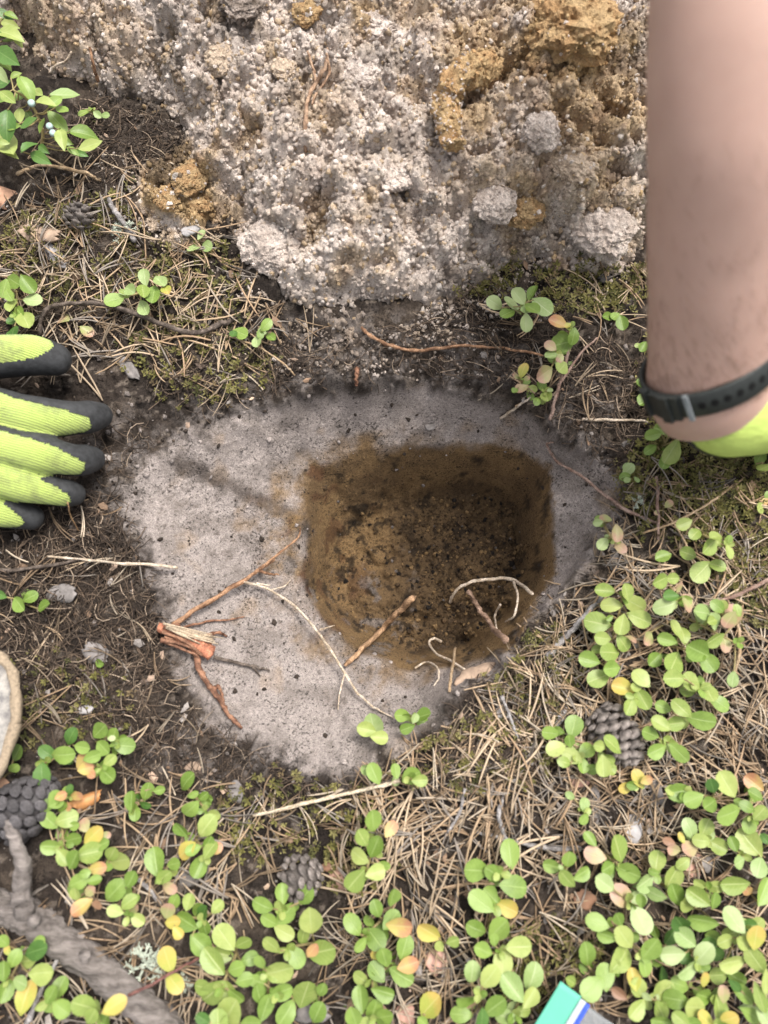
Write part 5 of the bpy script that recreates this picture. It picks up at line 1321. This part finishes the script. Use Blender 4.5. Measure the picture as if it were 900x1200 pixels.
o = obj('seal_strip', renamed(sheet(0, wt, 0, .085, 10, 24, .0004, 0, .0006), 'seal_strip'), plastic('teal_plastic', (.12, .42, .30), .3, 0), bag)
o = obj('zip_track', renamed(sheet(wt, wt + wid * .12, .001, .085, 4, 24, .0004, .0008, .0012), 'zip_track'), plastic('grey_plastic', (.42, .47, .50), .3, 0), bag)
o = obj('blue_line', renamed(sheet(wt + wid * .12, wt + wid * .20, .001, .085, 3, 24, .0004, .0012, .0012), 'blue_line'), plastic('blue_plastic', (.05, .10, .55), .3, 0), bag)
o = obj('film', renamed(sheet(wt + wid * .20, wid * 1.35, .002, .085, 18, 30, .0014, .0003, .0004), 'film'), plastic('clear_film', (.60, .62, .63), .25, .75), bag)

# ------------------------------------------------------------------ the person's arms, gloves and watch
M_SKIN, nt, b = mat_new('skin')
tc = nd(nt, 'ShaderNodeTexCoord')
n1 = nd(nt, 'ShaderNodeTexNoise', i_Scale=45.0, i_Detail=6.0, i_Roughness=.6); n2 = nd(nt, 'ShaderNodeTexVoronoi', i_Scale=900.0); n3 = nd(nt, 'ShaderNodeTexNoise', i_Scale=320.0, i_Detail=2.0)
for q in (n1, n2, n3): nt.links.new(tc.outputs['Object'], q.inputs['Vector'])
r = nd(nt, 'ShaderNodeValToRGB'); r.color_ramp.elements[0].position = .3; r.color_ramp.elements[0].color = (.45, .285, .228, 1); r.color_ramp.elements[1].position = .7; r.color_ramp.elements[1].color = (.50, .325, .262, 1)
nt.links.new(n1.outputs[0], r.inputs[0])
mr = nd(nt, 'ShaderNodeMapRange'); mr.inputs[1].default_value = .68; mr.inputs[2].default_value = .76; mr.inputs[4].default_value = .35; nt.links.new(n3.outputs[0], mr.inputs[0])
mx = nd(nt, 'ShaderNodeMix', data_type='RGBA'); nt.links.new(mr.outputs[0], mx.inputs[0]); nt.links.new(r.outputs[0], mx.inputs[6]); mx.inputs[7].default_value = (.40, .22, .165, 1)
nt.links.new(mx.outputs[2], b.inputs['Base Color'])
bp = nd(nt, 'ShaderNodeBump', i_Strength=.25, i_Distance=.0004); nt.links.new(n2.outputs['Distance'], bp.inputs['Height']); nt.links.new(bp.outputs[0], b.inputs['Normal'])
b.inputs['Roughness'].default_value = .52; b.inputs['Subsurface Weight'].default_value = .12; b.inputs['Subsurface Radius'].default_value = (.008, .003, .0015); b.inputs['Subsurface Scale'].default_value = .6

def arm_pt(px, py, dep):
    d = ray(px, py); return np.array([0, 0, CAM_H]) + d * dep
WRIST = arm_pt(832, 428, .418)
PALM_R = np.array([.275, .200, .052])
A_UP = arm_pt(850, 300, .375); A_DIR = (WRIST - A_UP) / np.linalg.norm(WRIST - A_UP)
A_END = WRIST + A_DIR * .026 + np.array([.006, .002, -.001])
apts = [arm_pt(945, -420, .35), arm_pt(915, -180, .325), arm_pt(888, 0, .325), arm_pt(870, 150, .340), A_UP, WRIST * .55 + A_UP * .45, WRIST - A_DIR * .008, WRIST + A_DIR * .012, A_END]
arad = [(.045, .045), (.047, .045), (.0450, .043), (.0405, .038), (.0362, .033), (.0342, .0305), (.0328, .0285), (.0325, .0272), (.0318, .0262)]
def ell_tube(pts, rads, n, sides, side_hint):
    P = catmull(pts, n); R = catmull(rads, n)
    T = np.gradient(P, axis=0); T /= np.linalg.norm(T, axis=1)[:, None]
    Sx = np.asarray(side_hint, float) - T * (T @ np.asarray(side_hint, float))[:, None]; Sx /= np.linalg.norm(Sx, axis=1)[:, None]
    U = np.cross(Sx, T); a = np.linspace(0, 2 * np.pi, sides, endpoint=False)
    V = P[:, None] + R[:, :1, None] * np.cos(a)[None, :, None] * Sx[:, None] + R[:, 1:, None] * np.sin(a)[None, :, None] * U[:, None]
    i = np.arange(n - 1)[:, None] * sides; j = np.arange(sides)[None]; j2 = (j + 1) % sides
    Fq = np.stack([i + j, i + j2, i + sides + j2, i + sides + j], -1).reshape(-1, 4)
    return P, R, T, Sx, U, V.reshape(-1, 3), np.concatenate([Fq[:, [0, 1, 2]], Fq[:, [0, 2, 3]]])
aP, aR, aT, aS, aU, aV, aF = ell_tube(apts, arad, 110, 56, (1, 0, 0))
V2 = aV + np.array([(mnoise.noise_vector(Vector(v) * 28) * .0012)[:] for v in aV])
person = obj('person', None, loc=Vector((.2, .35, .0)), label='person in lime gloves, bare forearm with black watch strap, reaching to the pit', cat='person')
acc = Acc().add(V2, aF)
# other arm: forearm reaching in from beyond the left edge
lp = [np.array([-.62, .42, .34]), np.array([-.52, .32, .21]), np.array([-.44, .235, .105]), np.array([-.385, .195, .055])]
_, _, _, _, _, lV, lF = ell_tube(lp, [(.047, .045), (.044, .042), (.036, .032), (.031, .026)], 40, 32, (.4, -.9, .2))
obj('forearm', Acc().add(lV, lF).mesh('forearm', origin=person.location), M_SKIN, person)
body = obj('body', acc.mesh('body', origin=person.location), M_SKIN, person)

# arm hair
hacc = Acc(); V3 = V2.reshape(110, 56, 3)
for _ in range(1500):
    i = 90 - int(50 * random.random() ** 2); j = random.randrange(56)
    p = V3[i, j] * (f := random.random()) + V3[i + 1, (j + 1) % 56] * (1 - f)
    nrm = p - aP[i]; nrm /= np.linalg.norm(nrm)
    dn = aT[i] * .8 + np.cross(nrm, aT[i]) * random.gauss(.55, .3); dn /= np.linalg.norm(dn)
    L = random.uniform(.004, .009)
    q = np.array([p - nrm * .0003, p + dn * L * .5 + nrm * .0006, p + dn * L + nrm * .0002])
    V, Fc = tube(q, [.00007, .00006, .00002], 3, caps=False); hacc.add(V, Fc)
obj('arm_hair', hacc.mesh('arm_hair', origin=person.location), plain_mat('hair', (.16, .095, .06), rough=.6), person)

# --- gloves by union of capsules, voxel remeshed
def blob_mesh(chains, voxel):
    acc = Acc()
    for pts, rads in chains:
        P = np.asarray(pts, float); Lt = np.linalg.norm(np.diff(P, axis=0), axis=1).sum(); n = max(4, int(Lt / .003))
        C_ = catmull(P, n); R = np.interp(np.linspace(0, 1, n), np.linspace(0, 1, len(rads)), rads)
        for p, r_ in zip(C_, R):
            acc.add(ICO3[0] * r_ + p, ICO3[1])
    me = acc.mesh('tmp')
    o = bpy.data.objects.new('tmp', me); COL.objects.link(o)
    m = o.modifiers.new('r', 'REMESH'); m.mode = 'VOXEL'; m.voxel_size = voxel
    s_ = o.modifiers.new('s', 'SMOOTH'); s_.factor = .5; s_.iterations = 5
    dg = bpy.context.evaluated_depsgraph_get(); ev = o.evaluated_get(dg); r_ = bpy.data.meshes.new_from_object(ev)
    V = np.array([v.co[:] for v in r_.vertices]); Nn = np.array([v.normal[:] for v in r_.vertices])
    Fq = np.array([list(p.vertices) for p in r_.polygons if len(p.vertices) == 4])
    bpy.data.objects.remove(o); bpy.data.meshes.remove(me); bpy.data.meshes.remove(r_)
    return V, Nn, Fq

M_LIME, nt, b = mat_new('lime_knit')
tc = nd(nt, 'ShaderNodeTexCoord'); wv = nd(nt, 'ShaderNodeTexWave', bands_direction='Y', i_Scale=190.0, i_Distortion=1.2, i_Detail=1.0); wv.inputs['Detail Scale'].default_value = 30
mp = nd(nt, 'ShaderNodeMapping'); mp.inputs['Rotation'].default_value = (0, 0, math.radians(14)); nt.links.new(tc.outputs['Object'], mp.inputs[0]); nt.links.new(mp.outputs[0], wv.inputs['Vector'])
w2 = nd(nt, 'ShaderNodeTexWave', bands_direction='X', i_Scale=330.0, i_Distortion=2.0); nt.links.new(mp.outputs[0], w2.inputs['Vector'])
n1 = nd(nt, 'ShaderNodeTexNoise', i_Scale=55.0, i_Detail=7.0, i_Roughness=.7); nt.links.new(tc.outputs['Object'], n1.inputs['Vector'])
r = nd(nt, 'ShaderNodeValToRGB'); r.color_ramp.elements[0].position = .50; r.color_ramp.elements[0].color = (.47, .59, .135, 1); r.color_ramp.elements[1].position = .72; r.color_ramp.elements[1].color = (.20, .22, .08, 1)
nt.links.new(n1.outputs[0], r.inputs[0])
mw = nd(nt, 'ShaderNodeMapRange'); mw.inputs[3].default_value = .72; mw.inputs[4].default_value = 1.1; nt.links.new(wv.outputs['Fac'], mw.inputs[0])
vm = nd(nt, 'ShaderNodeVectorMath', operation='SCALE'); nt.links.new(r.outputs[0], vm.inputs[0]); nt.links.new(mw.outputs[0], vm.inputs['Scale']); nt.links.new(vm.outputs[0], b.inputs['Base Color'])
ad = nd(nt, 'ShaderNodeMath', operation='MULTIPLY_ADD'); nt.links.new(w2.outputs['Fac'], ad.inputs[0]); ad.inputs[1].default_value = .35; nt.links.new(wv.outputs['Fac'], ad.inputs[2])
bp = nd(nt, 'ShaderNodeBump', i_Strength=.8, i_Distance=.0010); nt.links.new(ad.outputs[0], bp.inputs['Height']); nt.links.new(bp.outputs[0], b.inputs['Normal'])
b.inputs['Roughness'].default_value = .85; b.inputs['Sheen Weight'].default_value = .2
M_RUB = plain_mat('rubber_coating', (.036, .037, .039), rough=.65, var=.5, scale=260, bump=.5, bdist=.0006, spec=.4)

M_LIME2 = plain_mat('lime_knit_lit', (.50, .62, .15), rough=.85, var=.15, scale=260, bump=.8, bdist=.0015, stretch=(.35, 1, .6))  # same lime knit, lightened: the strong light on this glove is in its colour
def glove(label, fingers, palm, backs, voxel=.0016, mat=None):
    V, Nn, Fq = blob_mesh([(p, r_) for p, r_ in fingers] + palm, voxel)
    sh = obj('glove', None, None, person, label=label)
    off = np.array(person.location)
    obj('knit_shell', mesh_from('knit_shell', V - off, Fq), mat or M_LIME, sh)
    # which finger, how far along: the dipped coating climbs from the palm side to a point on each back
    best = np.full(len(V), 9.); tt = np.zeros(len(V)); bk = np.zeros((len(V), 3))
    for fi, (p, r_) in enumerate(fingers):
        b_ = np.asarray(backs[min(fi, len(backs) - 1)], float); b_ = b_ / np.linalg.norm(b_)
        C_ = catmull(p, 40)
        D = np.linalg.norm(V[:, None] - C_[None], axis=2); k = D.argmin(1); d = D[np.arange(len(V)), k]
        m_ = d < best; best[m_] = d[m_]; tt[m_] = k[m_] / 39.; bk[m_] = b_
    dot = (Nn * bk).sum(1) + (fbm(V[:, 0], V[:, 1], 160, 2, 77) - .5) * .10
    thr = np.interp(tt, [0, .2, .42, .7, .88, .97, 1.0], [-.15, .16, .32, .48, .68, .92, 1.3])
    coat = dot < thr
    fk = coat[Fq].sum(1) >= 2
    CF = Fq[fk]; used = np.unique(CF); rm = np.zeros(len(V), int); rm[used] = np.arange(len(used))
    obj('rubber_coating', mesh_from('rubber_coating', (V + Nn * .0006 - off)[used], rm[CF]), M_RUB, sh)
    return sh
def A(px, py, z): return at(px, py, z)
fing = [
 ([A(-75, 430, .038), A(-20, 420, .040), A(35, 416, .036), A(64, 421, .028)], [.0165, .0155, .0145, .0115]),            # thumb
 ([A(-75, 482, .050), A(-10, 478, .052), A(45, 489, .050), A(88, 490, .038), A(116, 487, .020)], [.0160, .0148, .0140, .0128, .0138, .0124, .0112, .0114, .0092]),           # index
 ([A(-75, 522, .052), A(-5, 522, .054), A(45, 531, .051), A(85, 539, .038), A(108, 538, .020)], [.0160, .0144, .0134, .0120, .0130, .0115, .0105, .0106, .0086]),
 ([A(-80, 558, .050), A(-15, 560, .050), A(30, 569, .043), A(65, 576, .034), A(86, 579, .022)], [.0155, .0134, .0124, .0110, .0118, .0105, .0095, .0096, .0080]),
 ([A(-85, 590, .044), A(-35, 592, .042), A(0, 600, .036), A(36, 606, .022)], [.0140, .0112, .0104, .0086]),
]
wr = A(-170, 500, .052)
palm = [([wr, A(-100, 488, .054), A(-25, 478, .050)], [.025, .021, .0150]), ([wr, A(-100, 522, .056), A(-15, 521, .053)], [.025, .022, .0148]), ([wr, A(-100, 552, .054), A(-28, 557, .049)], [.024, .021, .0140]), ([wr, A(-100, 580, .048), A(-50, 590, .042)], [.024, .019, .0125]), ([wr, A(-120, 455, .048), A(-70, 430, .040)], [.024, .021, .0165]), ([A(-110, 440, .046), A(-60, 462, .046), A(-40, 478, .048)], [.016, .015, .013]), ([A(-40, 480, .045), A(-25, 500, .048), A(-22, 522, .048), A(-30, 556, .045), A(-52, 590, .040)], [.013, .013, .013, .012, .011]), ([np.array([-.385, .195, .055]), wr], [.037, .029])]
glove('lime glove with dark rubber dipped fingers at the left edge', fing, palm, [(.05, .45, .9), (.0, -.62, .78), (.0, -.62, .78), (.0, -.6, .8), (.0, -.5, .85)])
# the other glove: hand bent out to the side, resting on the ground
c0 = A_END + A_DIR * .008 + np.array([.011, .006, .0])
K = [np.array([.315, .215, .030]), np.array([.325, .190, .030]), np.array([.325, .165, .028]), np.array([.315, .142, .026])]
fing2 = [([k_ * .55 + PALM_R * .45, k_, k_ + [.030, .004, -.006], k_ + [.055, .004, -.012]], [.016, .015, .0135, .011]) for k_ in K] + [([PALM_R + [-.03, .03, -.005], PALM_R + [-.01, .065, -.015], PALM_R + [.02, .085, -.022]], [.017, .015, .012])]
c1 = c0 * .5 + PALM_R * .5
palm2 = [([c0, c1 + [0, .012, 0], PALM_R + [.01, .022, 0]], [.0320, .031, .021]), ([c0, c1 + [0, -.010, -.004], PALM_R + [.01, -.018, -.004]], [.0320, .031, .021]), ([PALM_R, K[0]], [.024, .016]), ([PALM_R, K[1]], [.024, .016]), ([PALM_R, K[2]], [.024, .016]), ([PALM_R, K[3]], [.024, .016])]
glove('bright lime glove beyond the watch at the right edge', fing2, palm2, [(.1, -.15, .95)], voxel=.0022, mat=M_LIME2)

# --- watch strap round the wrist
M_STRAP = plain_mat('strap_rubber', (.024, .027, .025), rough=.5, var=.3, scale=300, bump=.15, spec=.4)
M_HOLE = plain_mat('strap_hole', (.003, .003, .003), rough=.9)
M_BUCK = plain_mat('buckle_metal', (.24, .26, .27), rough=.35, var=.25, scale=200)
watch = obj('watch', None, None, person, label='black rubber watch strap with grey buckle on the wrist'); watch.location = (0, 0, 0)
off = np.array(person.location)
SCN = int(np.argmin(np.linalg.norm(aP - WRIST, axis=1)))
Cc, Tt = aP[SCN], aT[SCN].copy()
Tt = Tt + .40 * aS[SCN]; Tt /= np.linalg.norm(Tt)
Ss = aS[SCN] - Tt * (aS[SCN] @ Tt); Ss /= np.linalg.norm(Ss); Uu = np.cross(Ss, Tt)
ra, rb = aR[SCN] * np.array([1.02, 1.0]) + .0010
def band(phi, w, h):
    """point on the strap: angle, position across the width (-1..1), height off the skin"""
    bw = .0080
    return Cc + Ss * math.cos(phi) * (ra + h) + Uu * math.sin(phi) * (rb + h) + Tt * (w * bw)
na = 120; prof = [(-1, 0), (-1, .0016), (-.86, .0024), (.86, .0024), (1, .0016), (1, 0)]
V = np.array([band(2 * math.pi * i / na, w, h) for i in range(na) for w, h in prof]); m_ = len(prof)
Fq = [[i * m_ + j, ((i + 1) % na) * m_ + j, ((i + 1) % na) * m_ + (j + 1) % m_, i * m_ + (j + 1) % m_] for i in range(na) for j in range(m_)]
strap = obj('strap', mesh_from('strap', V - off, Fq), M_STRAP, watch)
# angle of a photograph position on the strap
def phi_at(px, py):
    best = None
    for k in range(720):
        ph = 2 * math.pi * k / 720; p = band(ph, 0, .002)
        n_ = Ss * math.cos(ph) / ra + Uu * math.sin(ph) / rb
        if n_ @ (np.array([0, 0, CAM_H]) - p) < 0: continue
        q = proj(*p); d = (q[0] - px) ** 2 + (q[1] - py) ** 2 * .2
        if best is None or d < best[0]: best = (d, ph)
    return best[1]
ph_b = phi_at(806, 462)
sgn = 1 if proj(*band(ph_b + .2, 0, .002))[0] > proj(*band(ph_b, 0, .002))[0] else -1
def patch(ph0, ph1, w0, w1, h0, h1, n=8):
    P_ = []
    for i in range(n):
        ph = ph0 + (ph1 - ph0) * i / (n - 1)
        P_ += [band(ph, w0, h0), band(ph, w0, h1), band(ph, w1, h1), band(ph, w1, h0)]
    Fq = [[i * 4 + j, (i + 1) * 4 + j, (i + 1) * 4 + (j + 1) % 4, i * 4 + (j + 1) % 4] for i in range(n - 1) for j in range(4)] + [[3, 2, 1, 0], [(n - 1) * 4 + j for j in range(4)]]
    return np.array(P_) - off, Fq
for k in range(9):
    ph = ph_b + sgn * (.20 + .175 * k)
    P_ = [band(ph + .055 * math.cos(t), .30 * math.sin(t), .0025) for t in np.linspace(0, 2 * math.pi, 12, endpoint=False)]
    P_ += [band(ph + .055 * math.cos(t), .30 * math.sin(t), .0020) for t in np.linspace(0, 2 * math.pi, 12, endpoint=False)]
    P_ += [band(ph, 0, .00255)]
    Fc = [[j, (j + 1) % 12, 24] for j in range(12)] + [[j, j + 12, (j + 1) % 12 + 12] for j in range(12)] + [[j, (j + 1) % 12 + 12, (j + 1) % 12] for j in range(12)]
    obj('strap_hole', mesh_from('strap_hole', np.array(P_) - off, Fc, smooth=False), M_HOLE, strap)
V, Fq = patch(ph_b - sgn * .02, ph_b + .05 * sgn, -1.1, 1.1, .0022, .0036); obj('buckle', mesh_from('buckle', V, Fq, smooth=False), M_BUCK, watch)
V, Fq = patch(ph_b - sgn * .62, ph_b - sgn * .12, -1.02, 1.02, .0020, .0040); obj('strap_overlap', mesh_from('strap_overlap', V, Fq, smooth=False), M_STRAP, watch)
V, Fq = patch(ph_b - sgn * .40, ph_b - sgn * .25, -1.12, 1.12, .0022, .0056); obj('strap_keeper', mesh_from('strap_keeper', V, Fq, smooth=False), M_STRAP, watch)
V, Fq = patch(ph_b - sgn * .80, ph_b - sgn * .66, -1.12, 1.12, .0020, .0054); obj('strap_keeper', mesh_from('strap_keeper', V, Fq, smooth=False), M_STRAP, watch)
V, Fq = patch(ph_b + math.pi - .62, ph_b + math.pi + .62, -1.9, 1.9, .0005, .011, 12); obj('watch_case', mesh_from('watch_case', V, Fq, smooth=False), M_STRAP, watch)
